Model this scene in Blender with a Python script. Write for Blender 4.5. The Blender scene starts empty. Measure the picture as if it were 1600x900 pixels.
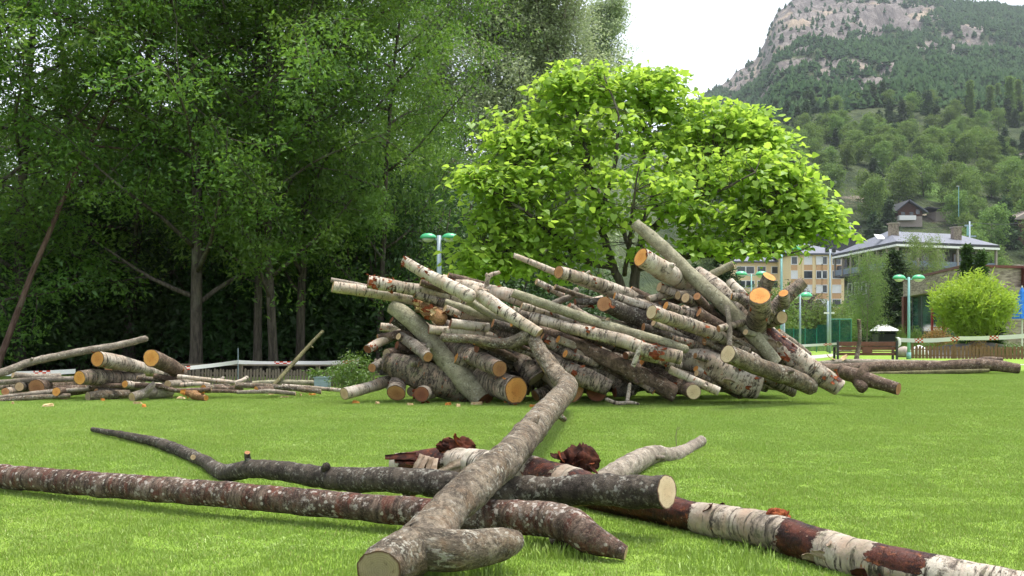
import bpy, math, random
import numpy as np
from mathutils import Vector, noise as mnoise

# ---------------------------------------------------------------- camera, sky, sun, exposure
scene = bpy.context.scene
C = scene.collection
F, CAMH, HY = 1650.0, 1.2, 520.0          # focal length in photo pixels, eye height, horizon row
cam_d = bpy.data.cameras.new('camera'); cam = bpy.data.objects.new('camera', cam_d); C.objects.link(cam)
cam_d.sensor_width = 36.0; cam_d.lens = 36.0 * F / 1600.0
cam_d.shift_y = (HY - 450.0) / 1600.0
cam_d.clip_start = 0.05; cam_d.clip_end = 9000.0
cam.location = (0, 0, CAMH); cam.rotation_euler = (math.radians(90), 0, 0)
scene.camera = cam

SUN_DIR = Vector((0.30, 0.10, 1.25)).normalized()     # towards the sun
world = bpy.data.worlds.new('World'); scene.world = world; world.use_nodes = True
wn = world.node_tree; wn.nodes.clear()
w_out = wn.nodes.new('ShaderNodeOutputWorld'); w_bg = wn.nodes.new('ShaderNodeBackground')
w_sky = wn.nodes.new('ShaderNodeTexSky'); w_sky.sky_type = 'NISHITA'; w_sky.sun_disc = False
w_sky.sun_elevation = math.asin(SUN_DIR.z); w_sky.sun_rotation = math.atan2(SUN_DIR.x, SUN_DIR.y)
w_sky.air_density = 1.0; w_sky.dust_density = 4.0; w_sky.ozone_density = 1.0; w_sky.altitude = 900
w_hs = wn.nodes.new('ShaderNodeHueSaturation'); w_hs.inputs['Saturation'].default_value = 0.35
wn.links.new(w_sky.outputs[0], w_hs.inputs['Color']); wn.links.new(w_hs.outputs[0], w_bg.inputs[0])
w_bg.inputs[1].default_value = 0.14
wn.links.new(w_bg.outputs[0], w_out.inputs[0])

sun_d = bpy.data.lights.new('sun', 'SUN'); sun = bpy.data.objects.new('sun', sun_d); C.objects.link(sun)
sun_d.energy = 2.1; sun_d.angle = math.radians(16); sun_d.color = (1.0, 0.96, 0.9)
sun.rotation_euler = SUN_DIR.to_track_quat('Z', 'Y').to_euler(); sun.location = (20, -20, 60)

vs = scene.view_settings
scene.display_settings.display_device = 'sRGB'
vs.view_transform = 'Standard'; vs.look = 'None'; vs.gamma = 1.0; vs.use_curve_mapping = False
vs.exposure = 1.5
scene.render.engine = 'CYCLES'
cy = scene.cycles
cy.max_bounces = 6; cy.diffuse_bounces = 3; cy.glossy_bounces = 2; cy.transmission_bounces = 4
cy.transparent_max_bounces = 8; cy.volume_bounces = 0; cy.caustics_reflective = False; cy.caustics_refractive = False
cy.use_denoising = True
try: cy.denoiser = 'OPENIMAGEDENOISE'
except Exception: pass
cy.use_adaptive_sampling = True; cy.adaptive_threshold = 0.02

# ---------------------------------------------------------------- helpers
rnd = random.Random(7)
def P(px, py, d):                                      # photo pixel at distance d -> place in the world
    return Vector(((px - 800.0) / F * d, d, CAMH + (HY - py) / F * d))
def tag(o, label=None, cat=None, group=None, kind=None):
    if label: o['label'] = label
    if cat: o['category'] = cat
    if group: o['group'] = group
    if kind: o['kind'] = kind
    return o
def empty(name, loc, rz=0.0, label=None, cat=None, group=None):
    o = bpy.data.objects.new(name, None); C.objects.link(o)
    o.location = loc; o.rotation_euler = (0, 0, rz); o.empty_display_size = 0.2
    return tag(o, label, cat, group)
def mesh_np(name, verts, faces, attrs=None, smooth=True):
    """verts (n,3); faces: (m,k) array or list of tuples; attrs: {name: (n,) or (n,3) array}"""
    me = bpy.data.meshes.new(name)
    verts = np.asarray(verts, dtype=np.float32)
    if isinstance(faces, np.ndarray):
        m, k = faces.shape
        me.vertices.add(len(verts)); me.vertices.foreach_set('co', verts.ravel())
        me.loops.add(m * k); me.loops.foreach_set('vertex_index', faces.astype(np.int32).ravel())
        me.polygons.add(m)
        me.polygons.foreach_set('loop_start', np.arange(0, m * k, k, dtype=np.int32))
        me.update(calc_edges=True)
    else:
        me.from_pydata([tuple(map(float, v)) for v in verts], [], [tuple(int(i) for i in f) for f in faces])
        me.update()
    if smooth:
        me.polygons.foreach_set('use_smooth', np.ones(len(me.polygons), dtype=bool))
    for an, arr in (attrs or {}).items():
        arr = np.asarray(arr, dtype=np.float32)
        if arr.ndim == 1:
            a = me.attributes.new(an, 'FLOAT', 'POINT'); a.data.foreach_set('value', arr)
        else:
            a = me.attributes.new(an, 'FLOAT_VECTOR', 'POINT'); a.data.foreach_set('vector', arr.ravel())
    return me
def link(name, me, mat, parent=None, loc=None):
    o = bpy.data.objects.new(name, me); C.objects.link(o)
    if mat is not None and len(me.materials) == 0: me.materials.append(mat)
    if parent is not None: o.parent = parent
    if loc is not None: o.location = loc
    return o
class MB:
    """collects boxes, prisms and tubes into one mesh"""
    def __init__(s): s.v = []; s.f = []
    def poly(s, pts, faces):
        b = len(s.v); s.v += [tuple(p) for p in pts]; s.f += [tuple(i + b for i in f) for f in faces]; return s
    def box(s, x0, x1, y0, y1, z0, z1):
        return s.hexa([(x0,y0,z0),(x1,y0,z0),(x1,y1,z0),(x0,y1,z0)], [(x0,y0,z1),(x1,y0,z1),(x1,y1,z1),(x0,y1,z1)])
    def hexa(s, lo, hi):
        n = len(lo); fs = [tuple(reversed(range(n))), tuple(range(n, 2 * n))]
        fs += [(i, (i + 1) % n, n + (i + 1) % n, n + i) for i in range(n)]
        return s.poly(list(lo) + list(hi), fs)
    def obox(s, c, u, v, w):                            # oriented box: centre and three half vectors
        c, u, v, w = map(Vector, (c, u, v, w))
        return s.hexa([c-u-v-w, c+u-v-w, c+u+v-w, c-u+v-w], [c-u-v+w, c+u-v+w, c+u+v+w, c-u+v+w])
    def tube(s, pts, radii, n=8):
        v, f = tube_np([Vector(p) for p in pts], radii, n); return s.poly(v, f)
    def lathe(s, prof, c=(0, 0, 0), n=14):              # prof: list of (r, z)
        b = len(s.v)
        for r, z in prof:
            for k in range(n):
                a = 2 * math.pi * k / n; s.v.append((c[0] + r * math.cos(a), c[1] + r * math.sin(a), c[2] + z))
        for i in range(len(prof) - 1):
            for k in range(n):
                s.f.append((b + i*n + k, b + i*n + (k+1) % n, b + (i+1)*n + (k+1) % n, b + (i+1)*n + k))
        s.f.append(tuple(b + k for k in reversed(range(n)))); s.f.append(tuple(b + (len(prof)-1)*n + k for k in range(n)))
        return s
    def build(s, name, mat, parent=None, loc=None, smooth=False, bevel=0.0):
        me = mesh_np(name, s.v, s.f, smooth=smooth)
        o = link(name, me, mat, parent, loc)
        if bevel:
            m = o.modifiers.new('bevel', 'BEVEL'); m.width = bevel; m.segments = 2; m.limit_method = 'ANGLE'
        return o
def frames(pts):
    n = len(pts); T = []
    for i in range(n):
        a = pts[max(i - 1, 0)]; b = pts[min(i + 1, n - 1)]; t = (b - a)
        T.append(t.normalized() if t.length > 1e-9 else Vector((0, 0, 1)))
    up = Vector((0, 0, 1)) if abs(T[0].z) < 0.9 else Vector((1, 0, 0))
    u = (up - T[0] * up.dot(T[0])).normalized(); out = []
    for t in T:
        u = (u - t * u.dot(t)); u = u.normalized() if u.length > 1e-6 else t.orthogonal().normalized()
        out.append((t, u, t.cross(u)))
    return out
def tube_np(pts, radii, n=8):
    fr = frames(pts); v = []; f = []
    for i, p in enumerate(pts):
        t, a, b = fr[i]; r = radii[i] if hasattr(radii, '__len__') else radii
        for k in range(n):
            th = 2 * math.pi * k / n; v.append(p + a * (r * math.cos(th)) + b * (r * math.sin(th)))
    for i in range(len(pts) - 1):
        for k in range(n):
            f.append((i*n + k, i*n + (k+1) % n, (i+1)*n + (k+1) % n, (i+1)*n + k))
    f.append(tuple(reversed(range(n)))); f.append(tuple((len(pts) - 1) * n + k for k in range(n)))
    return v, f
def catmull(pts, vals, step):
    """resample a list of Vectors and a list of value tuples at about `step` metres"""
    P_, V_ = [], []
    n = len(pts)
    for i in range(n - 1):
        p0 = pts[i-1] if i > 0 else pts[i] * 2 - pts[i+1]; p1 = pts[i]; p2 = pts[i+1]
        p3 = pts[i+2] if i + 2 < n else pts[i+1] * 2 - pts[i]
        m = max(2, int((p2 - p1).length / step))
        for k in range(m):
            t = k / m; t2 = t * t; t3 = t2 * t
            P_.append(0.5 * ((2 * p1) + (p2 - p0) * t + (2*p0 - 5*p1 + 4*p2 - p3) * t2 + (3*p1 - p0 - 3*p2 + p3) * t3))
            V_.append(vals[i] * (1 - t) + vals[i+1] * t)
    P_.append(pts[-1].copy()); V_.append(vals[-1])
    return P_, V_
def copy_thing(root, loc, rz, scale=1.0, label=None, group=None, tilt=(0, 0)):
    r = root.copy(); C.objects.link(r); r.location = loc; r.rotation_euler = (tilt[0], tilt[1], rz)
    r.scale = scale if hasattr(scale, '__len__') else (scale,) * 3
    if label: r['label'] = label
    if group: r['group'] = group
    for ch in root.children:
        c = ch.copy(); C.objects.link(c); c.parent = r
        for g in ch.children:
            d = g.copy(); C.objects.link(d); d.parent = c
    return r

# ---------------------------------------------------------------- material toolkit
class NT:
    def __init__(s, name):
        s.m = bpy.data.materials.new(name); s.m.use_nodes = True; s.t = s.m.node_tree; s.t.nodes.clear()
        s.out = s.t.nodes.new('ShaderNodeOutputMaterial')
    def n(s, typ, **kw):
        nd = s.t.nodes.new('ShaderNode' + typ)
        for k, v in kw.items(): setattr(nd, k, v)
        return nd
    def set(s, sock, val):
        if isinstance(val, bpy.types.NodeSocket): s.t.links.new(val, sock)
        elif val is not None:
            if hasattr(sock.default_value, '__len__') and not hasattr(val, '__len__'): val = (val,) * len(sock.default_value)
            if hasattr(val, '__len__') and len(val) == 3 and len(sock.default_value) == 4: val = tuple(val) + (1.0,)
            sock.default_value = val
    def attr(s, name, out='Fac'):
        return s.n('Attribute', attribute_name=name).outputs[out]
    def mapv(s, vec, scale=(1, 1, 1), loc=(0, 0, 0)):
        m = s.n('Mapping'); s.set(m.inputs['Vector'], vec); m.inputs['Scale'].default_value = scale; m.inputs['Location'].default_value = loc
        return m.outputs[0]
    def noise(s, vec, scale, detail=4.0, rough=0.6, dist=0.0, out='Fac'):
        m = s.n('TexNoise'); s.set(m.inputs['Vector'], vec); m.inputs['Scale'].default_value = scale
        m.inputs['Detail'].default_value = detail; m.inputs['Roughness'].default_value = rough; m.inputs['Distortion'].default_value = dist
        return m.outputs[out]
    def voronoi(s, vec, scale, feature='F1', out='Distance'):
        m = s.n('TexVoronoi', feature=feature); s.set(m.inputs['Vector'], vec); m.inputs['Scale'].default_value = scale
        return m.outputs[out]
    def ramp(s, fac, lo, hi, a=0.0, b=1.0, smooth=True):
        m = s.n('MapRange', interpolation_type='SMOOTHSTEP' if smooth else 'LINEAR'); s.set(m.inputs[0], fac)
        m.inputs[1].default_value = lo; m.inputs[2].default_value = hi; m.inputs[3].default_value = a; m.inputs[4].default_value = b
        return m.outputs[0]
    def mix(s, fac, a, b, mode='MIX'):
        m = s.n('Mix', data_type='RGBA', blend_type=mode); s.set(m.inputs[0], fac); s.set(m.inputs[6], a); s.set(m.inputs[7], b)
        return m.outputs[2]
    def math(s, op, a, b=None, clamp=False):
        m = s.n('Math', operation=op, use_clamp=clamp); s.set(m.inputs[0], a)
        if b is not None: s.set(m.inputs[1], b)
        return m.outputs[0]
    def rand(s): return s.n('ObjectInfo').outputs['Random']
    def geo(s): return s.n('NewGeometry').outputs['Position']
    def obj(s): return s.n('TexCoord').outputs['Object']
    def bump(s, h, strength=0.4, dist=0.02):
        m = s.n('Bump'); s.set(m.inputs['Height'], h); m.inputs['Strength'].default_value = strength; m.inputs['Distance'].default_value = dist
        return m.outputs[0]
    def bsdf(s, color, rough=0.8, normal=None, spec=0.3, metal=0.0):
        b = s.n('BsdfPrincipled'); s.set(b.inputs['Base Color'], color); s.set(b.inputs['Roughness'], rough)
        b.inputs['Specular IOR Level'].default_value = spec; b.inputs['Metallic'].default_value = metal
        if normal is not None: s.t.links.new(normal, b.inputs['Normal'])
        s.t.links.new(b.outputs[0], s.out.inputs['Surface']); return b
    def surface(s, sh): s.t.links.new(sh, s.out.inputs['Surface'])
def plain(name, col, rough=0.6, spec=0.4, metal=0.0, var=0.18, scale=6.0, bump=0.0):
    t = NT(name); c2 = tuple(max(0.0, x * (1 - var)) for x in col); c3 = tuple(min(1.0, x * (1 + var)) for x in col)
    nz = t.noise(t.obj(), scale, 5, 0.65)
    nrm = t.bump(nz, bump, 0.02) if bump else None
    t.bsdf(t.mix(t.ramp(nz, 0.3, 0.7), c2, c3), rough, nrm, spec, metal)
    return t.m

# ---------------------------------------------------------------- bark and wood
def birch_mat(name, white=(0.50, 0.445, 0.365), shade=(0.26, 0.205, 0.150), dark=(0.030, 0.024, 0.020), patch=0.54, lent=0.575, moss=0.0, blot=0.535):
    t = NT(name); co = t.attr('lc', 'Vector'); peel = t.attr('peel')
    big = t.noise(co, 2.2, 5, 0.65)
    base = t.mix(t.ramp(big, 0.36, 0.64), white, shade)
    pk = t.noise(t.mapv(co, (1, 1, 1.4)), 6, 4, 0.6)
    base = t.mix(t.ramp(pk, 0.48, 0.72, 0, 0.5), base, (0.44, 0.29, 0.20))
    grain = t.noise(t.mapv(co, (9, 9, 40)), 1.0, 4, 0.7)
    base = t.mix(t.ramp(grain, 0.42, 0.75, 0, 0.5), base, tuple(x * 0.45 for x in white))
    ln = t.noise(t.mapv(co, (5, 5, 46)), 1.0, 4, 0.65)
    lm = t.ramp(ln, lent, lent + 0.06)
    rb = t.noise(t.mapv(co, (2.0, 2.0, 10)), 1.6, 6, 0.7, 0.7)
    pm = t.ramp(rb, patch, patch + 0.06)
    bl = t.noise(t.mapv(co, (1, 1, 0.8), (9, 2, 4)), 5.5, 6, 0.72)
    bm = t.ramp(bl, blot, blot + 0.07)
    rough = t.noise(t.mapv(co, (18, 18, 30)), 1.0, 5, 0.75)
    dk = t.mix(t.ramp(rough, 0.40, 0.66), dark, (0.16, 0.13, 0.10))
    col = t.mix(t.math('MULTIPLY', bm, 0.85), base, t.mix(t.ramp(rough, 0.4, 0.62), (0.050, 0.040, 0.032), (0.25, 0.205, 0.155)))
    col = t.mix(t.math('MULTIPLY', lm, 0.85), col, dk)
    col = t.mix(pm, col, dk)
    fl = t.noise(t.mapv(co, (7, 7, 12), (3, 1, 7)), 1.5, 5, 0.65)
    col = t.mix(t.ramp(fl, 0.64, 0.68), col, (0.24, 0.085, 0.035))
    lich = t.noise(co, 9, 5, 0.7)
    col = t.mix(t.ramp(lich, 0.54, 0.66, 0, 0.35 + moss), col, (0.17, 0.175, 0.095))
    # peeled zones: maroon inner bark with orange streaks
    s1 = t.noise(t.mapv(co, (12, 12, 5)), 1.2, 6, 0.75)
    inner = t.mix(t.ramp(s1, 0.38, 0.62), (0.018, 0.008, 0.007), (0.090, 0.026, 0.015))
    s2 = t.noise(t.mapv(co, (9, 9, 5), (5, 5, 5)), 2.0, 5, 0.7)
    inner = t.mix(t.ramp(s2, 0.56, 0.68, 0, 0.8), inner, (0.30, 0.095, 0.034))
    s3 = t.noise(co, 34, 3, 0.6)
    inner = t.mix(t.ramp(s3, 0.66, 0.70, 0, 0.6), inner, (0.40, 0.30, 0.22))
    edge = t.math('ADD', peel, t.math('MULTIPLY', t.math('SUBTRACT', t.noise(t.mapv(co, (1, 1, 0.7)), 11, 6, 0.75), 0.5), 2.0))
    pe = t.ramp(edge, 0.46, 0.52)
    col = t.mix(pe, col, inner)
    h = t.math('SUBTRACT', t.math('MULTIPLY', rough, 0.6), t.math('MULTIPLY', t.math('ADD', pm, lm), 0.25))
    h = t.math('SUBTRACT', t.math('ADD', h, t.math('MULTIPLY', grain, 0.3)), t.math('MULTIPLY', pe, 0.7))
    t.bsdf(col, t.mix(pe, 0.8, 0.5), t.bump(h, 0.8, 0.02), 0.2)
    return t.m
def bark_mat(name, c1, c2, spot=(0.42, 0.42, 0.37), spot_t=0.60, crack=0.5, along=3.0, around=14.0, bump=0.6, tint=None, dots=0.6):
    t = NT(name); co = t.attr('lc', 'Vector'); peel = t.attr('peel')
    a = t.noise(co, 3.0, 5, 0.7)
    b = t.noise(t.mapv(co, (around, around, along)), 1.0, 6, 0.75, 0.4)
    c = t.noise(co, 75, 4, 0.75)
    mid = t.noise(co, 17, 6, 0.72)
    col = t.mix(t.ramp(a, 0.34, 0.66), c1, c2)
    if tint:
        col = t.mix(t.ramp(t.noise(t.mapv(co, (4, 4, 7)), 1.3, 6, 0.75), 0.48, 0.60, 0, 0.9), col, tint)
    col = t.mix(t.ramp(b, 0.36, 0.60, crack, 0), col, tuple(x * 0.22 for x in c1))
    col = t.mix(t.ramp(mid, 0.52, 0.64, 0, 0.6), col, tuple(x * 0.30 for x in c1))
    col = t.mix(t.ramp(c, 0.50, 0.72, 0, 0.45), col, tuple(min(1, x * 1.7) for x in c2))
    reg = t.ramp(t.noise(co, 3.5, 4, 0.65), 0.42, 0.60)
    sp = t.noise(co, 27, 5, 0.7)
    sm = t.math('MULTIPLY', t.ramp(sp, spot_t - 0.03, spot_t + 0.05), reg)
    col = t.mix(t.math('MULTIPLY', sm, 0.75), col, spot)
    wv = t.n('VectorMath', operation='ADD'); t.set(wv.inputs[0], co); sc = t.n('VectorMath', operation='SCALE'); t.set(sc.inputs[0], t.noise(co, 30, 3, 0.6, out='Color')); sc.inputs['Scale'].default_value = 0.03; t.set(wv.inputs[1], sc.outputs[0])
    v = t.voronoi(wv.outputs[0], 21)
    v2 = t.math('MULTIPLY', t.ramp(v, 0.27, 0.20), t.ramp(t.noise(co, 6, 3), 0.47, 0.57))
    col = t.mix(t.math('MULTIPLY', v2, dots), col, tuple(min(1, x * 1.1) for x in spot))
    wood = t.mix(t.ramp(t.noise(t.mapv(co, (30, 30, 2)), 1.0, 5, 0.65), 0.35, 0.7), (0.24, 0.145, 0.055), (0.42, 0.30, 0.14))
    wood = t.mix(t.ramp(mid, 0.55, 0.66, 0, 0.7), wood, (0.11, 0.06, 0.025))
    edge = t.math('ADD', peel, t.math('MULTIPLY', t.math('SUBTRACT', t.noise(co, 18, 5, 0.7), 0.5), 0.8))
    pe = t.ramp(edge, 0.46, 0.51)
    col = t.mix(pe, col, wood)
    h = t.math('ADD', t.math('MULTIPLY', b, 0.8), t.math('ADD', t.math('MULTIPLY', c, 0.35), t.math('MULTIPLY', mid, -0.5)))
    h = t.math('SUBTRACT', h, t.math('MULTIPLY', pe, 0.6))
    t.bsdf(col, 0.84, t.bump(h, min(1.0, bump * 1.35), 0.025), 0.2)
    return t.m
def cut_mat(name, heart, sap, rim=(0.10, 0.055, 0.035), stain=(0.16, 0.08, 0.04), st=0.66):
    t = NT(name); co = t.attr('ec', 'Vector')
    ln = t.n('VectorMath', operation='LENGTH'); t.set(ln.inputs[0], t.mapv(co, (1, 1, 0)))
    r = t.math('ADD', ln.outputs['Value'], t.math('MULTIPLY', t.math('SUBTRACT', t.noise(co, 1.7, 3), 0.5), 0.22))
    rings = t.math('SINE', t.math('MULTIPLY', r, 60.0))
    col = t.mix(t.ramp(r, 0.15, 0.8), heart, sap)
    col = t.mix(t.ramp(rings, -0.2, 1.0, 0, 0.28), col, tuple(x * 0.5 for x in heart))
    saw = t.noise(t.mapv(co, (1.5, 26, 1)), 1.0, 3, 0.6)
    col = t.mix(t.ramp(saw, 0.35, 0.7, 0, 0.30), col, tuple(min(1, x * 1.25) for x in sap))
    ck = t.noise(t.mapv(co, (9, 0.9, 1), (2, 7, 1)), 1.0, 4, 0.6)
    col = t.mix(t.math('MULTIPLY', t.ramp(t.math('ABSOLUTE', t.math('SUBTRACT', ck, 0.5)), 0.012, 0.0), t.ramp(t.noise(co, 1.3, 2), 0.5, 0.56)), col, tuple(x * 0.15 for x in heart))
    blot = t.noise(co, 2.4, 6, 0.72)
    col = t.mix(t.ramp(blot, st, st + 0.12, 0, 0.7), col, stain)
    col = t.mix(t.math('MULTIPLY', t.rand(), 0.45), col, tuple(x * 0.5 for x in heart))
    dirt = t.noise(co, 5.0, 6, 0.75)
    col = t.mix(t.ramp(dirt, 0.55, 0.68, 0, 0.5), col, tuple(x * 0.35 for x in heart))
    col = t.mix(t.ramp(r, 0.88, 0.95), col, rim)
    t.bsdf(col, 0.75, t.bump(t.math('ADD', saw, t.math('MULTIPLY', rings, 0.15)), 0.35, 0.006), 0.25)
    return t.m
M = {}
M['birch'] = birch_mat('birch_bark')
M['birch_clean'] = birch_mat('pale_birch_bark', (0.54, 0.485, 0.40), (0.36, 0.29, 0.21), patch=0.57, lent=0.59, blot=0.575)
M['birch_rough'] = birch_mat('fissured_birch_bark', (0.36, 0.305, 0.24), (0.17, 0.13, 0.098), patch=0.50, lent=0.55, moss=0.1, blot=0.51)
M['birch_moss'] = birch_mat('mossy_birch_bark', (0.25, 0.205, 0.15), (0.12, 0.096, 0.066), patch=0.48, lent=0.55, moss=0.5, blot=0.50)
M['greygreen'] = bark_mat('grey_green_bark', (0.185, 0.170, 0.110), (0.325, 0.305, 0.205), (0.40, 0.39, 0.31), 0.60, 0.35, 9, 7, 0.4)
M['grey'] = bark_mat('grey_bark', (0.17, 0.14, 0.108), (0.32, 0.275, 0.215), (0.44, 0.42, 0.36), 0.60, 0.5, 10, 12, 0.6)
M['brown'] = bark_mat('brown_bark', (0.080, 0.053, 0.038), (0.195, 0.138, 0.098), (0.40, 0.36, 0.31), 0.61, 0.6, 12, 12, 0.7)
M['dark'] = bark_mat('dark_lichened_bark', (0.040, 0.032, 0.025), (0.110, 0.090, 0.068), (0.34, 0.33, 0.28), 0.56, 0.7, 16, 10, 0.8, dots=0.4)
M['cherry'] = bark_mat('reddish_bark', (0.078, 0.050, 0.036), (0.190, 0.138, 0.104), (0.44, 0.40, 0.35), 0.56, 0.85, 26, 6, 0.7, tint=(0.118, 0.038, 0.024), dots=0.75)
M['tan'] = bark_mat('tan_grey_bark', (0.098, 0.076, 0.054), (0.255, 0.210, 0.152), (0.40, 0.385, 0.32), 0.56, 0.8, 9, 14, 1.0, tint=(0.150, 0.102, 0.062), dots=0.3)
M['moss_stick'] = bark_mat('mossy_stick_bark', (0.085, 0.075, 0.035), (0.16, 0.15, 0.07), (0.25, 0.26, 0.16), 0.62, 0.4, 6, 8, 0.4)
M['splinter'] = bark_mat('splintered_wood', (0.20, 0.105, 0.045), (0.38, 0.22, 0.10), (0.10, 0.05, 0.03), 0.6, 0.6, 2, 40, 0.8)
M['cut_pale'] = cut_mat('pale_end_grain', (0.46, 0.31, 0.165), (0.56, 0.41, 0.235))
M['cut_cream'] = cut_mat('cream_end_grain', (0.50, 0.375, 0.215), (0.58, 0.46, 0.285), st=0.62)
M['cut_orange'] = cut_mat('orange_end_grain', (0.56, 0.225, 0.050), (0.66, 0.32, 0.085), st=0.66)
M['cut_brown'] = cut_mat('brown_end_grain', (0.32, 0.145, 0.062), (0.45, 0.23, 0.10), st=0.58)
M['cut_dark'] = cut_mat('dark_red_end_grain', (0.15, 0.052, 0.028), (0.24, 0.088, 0.042), st=0.53)
M['cut_grey'] = cut_mat('weathered_end_grain', (0.31, 0.25, 0.165), (0.37, 0.29, 0.175), st=0.54)
def flake_mat(name, c1, c2):
    t = NT(name); nz = t.noise(t.obj(), 14, 5, 0.7)
    c = t.mix(t.ramp(nz, 0.35, 0.65), c1, c2)
    c = t.mix(t.math('MULTIPLY', t.rand(), 0.5), c, tuple(x * 0.5 for x in c1))
    t.bsdf(c, 0.85, t.bump(nz, 0.7, 0.015), 0.12); return t.m
M['flake_red'] = flake_mat('red_inner_bark', (0.15, 0.034, 0.016), (0.36, 0.11, 0.042))
M['flake_maroon'] = flake_mat('maroon_inner_bark', (0.022, 0.009, 0.007), (0.105, 0.032, 0.017))
M['flake_pale'] = flake_mat('curled_birch_bark', (0.22, 0.155, 0.105), (0.44, 0.355, 0.27))
M['chip'] = flake_mat('fresh_wood_chip', (0.50, 0.33, 0.15), (0.72, 0.58, 0.36))
M['chip_orange'] = flake_mat('orange_split_wood', (0.46, 0.17, 0.035), (0.66, 0.30, 0.07))
# ---------------------------------------------------------------- ground, lawn, hill
def ground_mat():
    t = NT('lawn_ground'); g = t.geo()
    a = t.noise(g, 0.5, 4, 0.6); b = t.noise(g, 9, 5, 0.75); c = t.noise(t.mapv(g, (60, 60, 60)), 1.0, 3, 0.7)
    col = t.mix(t.ramp(a, 0.35, 0.65), (0.170, 0.285, 0.034), (0.215, 0.325, 0.048))
    col = t.mix(t.ramp(b, 0.4, 0.75, 0, 0.45), col, (0.150, 0.250, 0.030))
    col = t.mix(t.ramp(c, 0.45, 0.8, 0, 0.5), col, (0.220, 0.300, 0.050))
    t.bsdf(col, 0.9, t.bump(t.math('ADD', b, c), 0.7, 0.03), 0.15); return t.m
M['lawn'] = ground_mat()
mb = MB(); mb.poly([(-1400, -50, 0), (2100, -50, 0), (2100, 2050, 0), (-1400, 2050, 0)], [(0, 1, 2, 3)])
tag(mb.build('lawn', M['lawn']), kind='structure')
# grass: one patch of blades, laid out over the lawn by geometry nodes
def grass_mat():
    t = NT('grass_blade'); lv = t.attr('lv'); g = t.geo()
    a = t.noise(g, 0.55, 3, 0.6); b2 = t.noise(g, 2.6, 3, 0.6)
    col = t.mix(lv, (0.200, 0.318, 0.046), (0.300, 0.415, 0.080))
    col = t.mix(t.ramp(a, 0.35, 0.7, 0, 0.5), col, (0.295, 0.390, 0.070))
    col = t.mix(t.ramp(b2, 0.5, 0.75, 0, 0.25), col, (0.175, 0.300, 0.040))
    col = t.mix(t.ramp(lv, 0.965, 0.975), col, (0.36, 0.33, 0.13))
    d = t.n('BsdfDiffuse'); t.set(d.inputs[0], col); tr = t.n('BsdfTranslucent'); t.set(tr.inputs[0], t.mix(0.5, col, (0.24, 0.33, 0.04)))
    gl = t.n('BsdfGlossy'); gl.inputs['Roughness'].default_value = 0.45; t.set(gl.inputs[0], (0.8, 0.9, 0.7))
    m = t.n('MixShader'); m.inputs[0].default_value = 0.2; t.t.links.new(d.outputs[0], m.inputs[1]); t.t.links.new(tr.outputs[0], m.inputs[2])
    m2 = t.n('MixShader'); m2.inputs[0].default_value = 0.06; t.t.links.new(m.outputs[0], m2.inputs[1]); t.t.links.new(gl.outputs[0], m2.inputs[2])
    t.surface(m2.outputs[0]); return t.m
M['grass'] = grass_mat()
rg = np.random.default_rng(11)
PS = 0.6; NB = 4200
bx = rg.uniform(-PS/2, PS/2, NB); by = rg.uniform(-PS/2, PS/2, NB); ang = rg.uniform(0, 2*np.pi, NB)
hh = rg.gamma(6, 1/6, NB) * 0.0125; wd = rg.uniform(0.0014, 0.0026, NB); lean = rg.uniform(0.1, 0.9, NB) * hh
dx, dy = np.cos(ang), np.sin(ang); sx, sy = -dy, dx
la = rg.uniform(0, 2*np.pi, NB); lx, ly = np.cos(la) * lean, np.sin(la) * lean
V = np.zeros((NB, 5, 3), np.float32)
V[:, 0] = np.stack([bx - sx*wd, by - sy*wd, np.full(NB, -0.004)], 1); V[:, 1] = np.stack([bx + sx*wd, by + sy*wd, np.full(NB, -0.004)], 1)
V[:, 2] = np.stack([bx + lx*0.35 + sx*wd*0.8, by + ly*0.35 + sy*wd*0.8, hh*0.6], 1); V[:, 3] = np.stack([bx + lx*0.35 - sx*wd*0.8, by + ly*0.35 - sy*wd*0.8, hh*0.6], 1)
V[:, 4] = np.stack([bx + lx, by + ly, hh], 1)
base = (np.arange(NB) * 5)[:, None]
T3 = np.concatenate([base + np.array([[0, 1, 2]]), base + np.array([[0, 2, 3]]), base + np.array([[3, 2, 4]])])
me = mesh_np('grass', V.reshape(-1, 3), T3, {'lv': np.repeat(rg.random(NB), 5)}, smooth=False)
grass = link('grass', me, M['grass']); tag(grass, 'short bright green lawn grass', 'grass', kind='stuff')
ng = bpy.data.node_groups.new('grass_layout', 'GeometryNodeTree')
ng.interface.new_socket('Geometry', in_out='INPUT', socket_type='NodeSocketGeometry'); ng.interface.new_socket('Geometry', in_out='OUTPUT', socket_type='NodeSocketGeometry')
gi = ng.nodes.new('NodeGroupInput'); go = ng.nodes.new('NodeGroupOutput'); gr = ng.nodes.new('GeometryNodeMeshGrid')
GX, GY0, GY1 = 34.0, 3.0, 33.0
gr.inputs['Size X'].default_value = GX; gr.inputs['Size Y'].default_value = GY1 - GY0
gr.inputs['Vertices X'].default_value = int(GX / 0.5) + 1; gr.inputs['Vertices Y'].default_value = int((GY1 - GY0) / 0.5) + 1
tf = ng.nodes.new('GeometryNodeTransform'); tf.inputs['Translation'].default_value = (0, (GY0 + GY1) / 2, 0)
ip = ng.nodes.new('GeometryNodeInstanceOnPoints'); rv = ng.nodes.new('FunctionNodeRandomValue'); rv.data_type = 'FLOAT_VECTOR'
rv.inputs['Min'].default_value = (0, 0, 0); rv.inputs['Max'].default_value = (0, 0, 6.2832)
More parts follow.
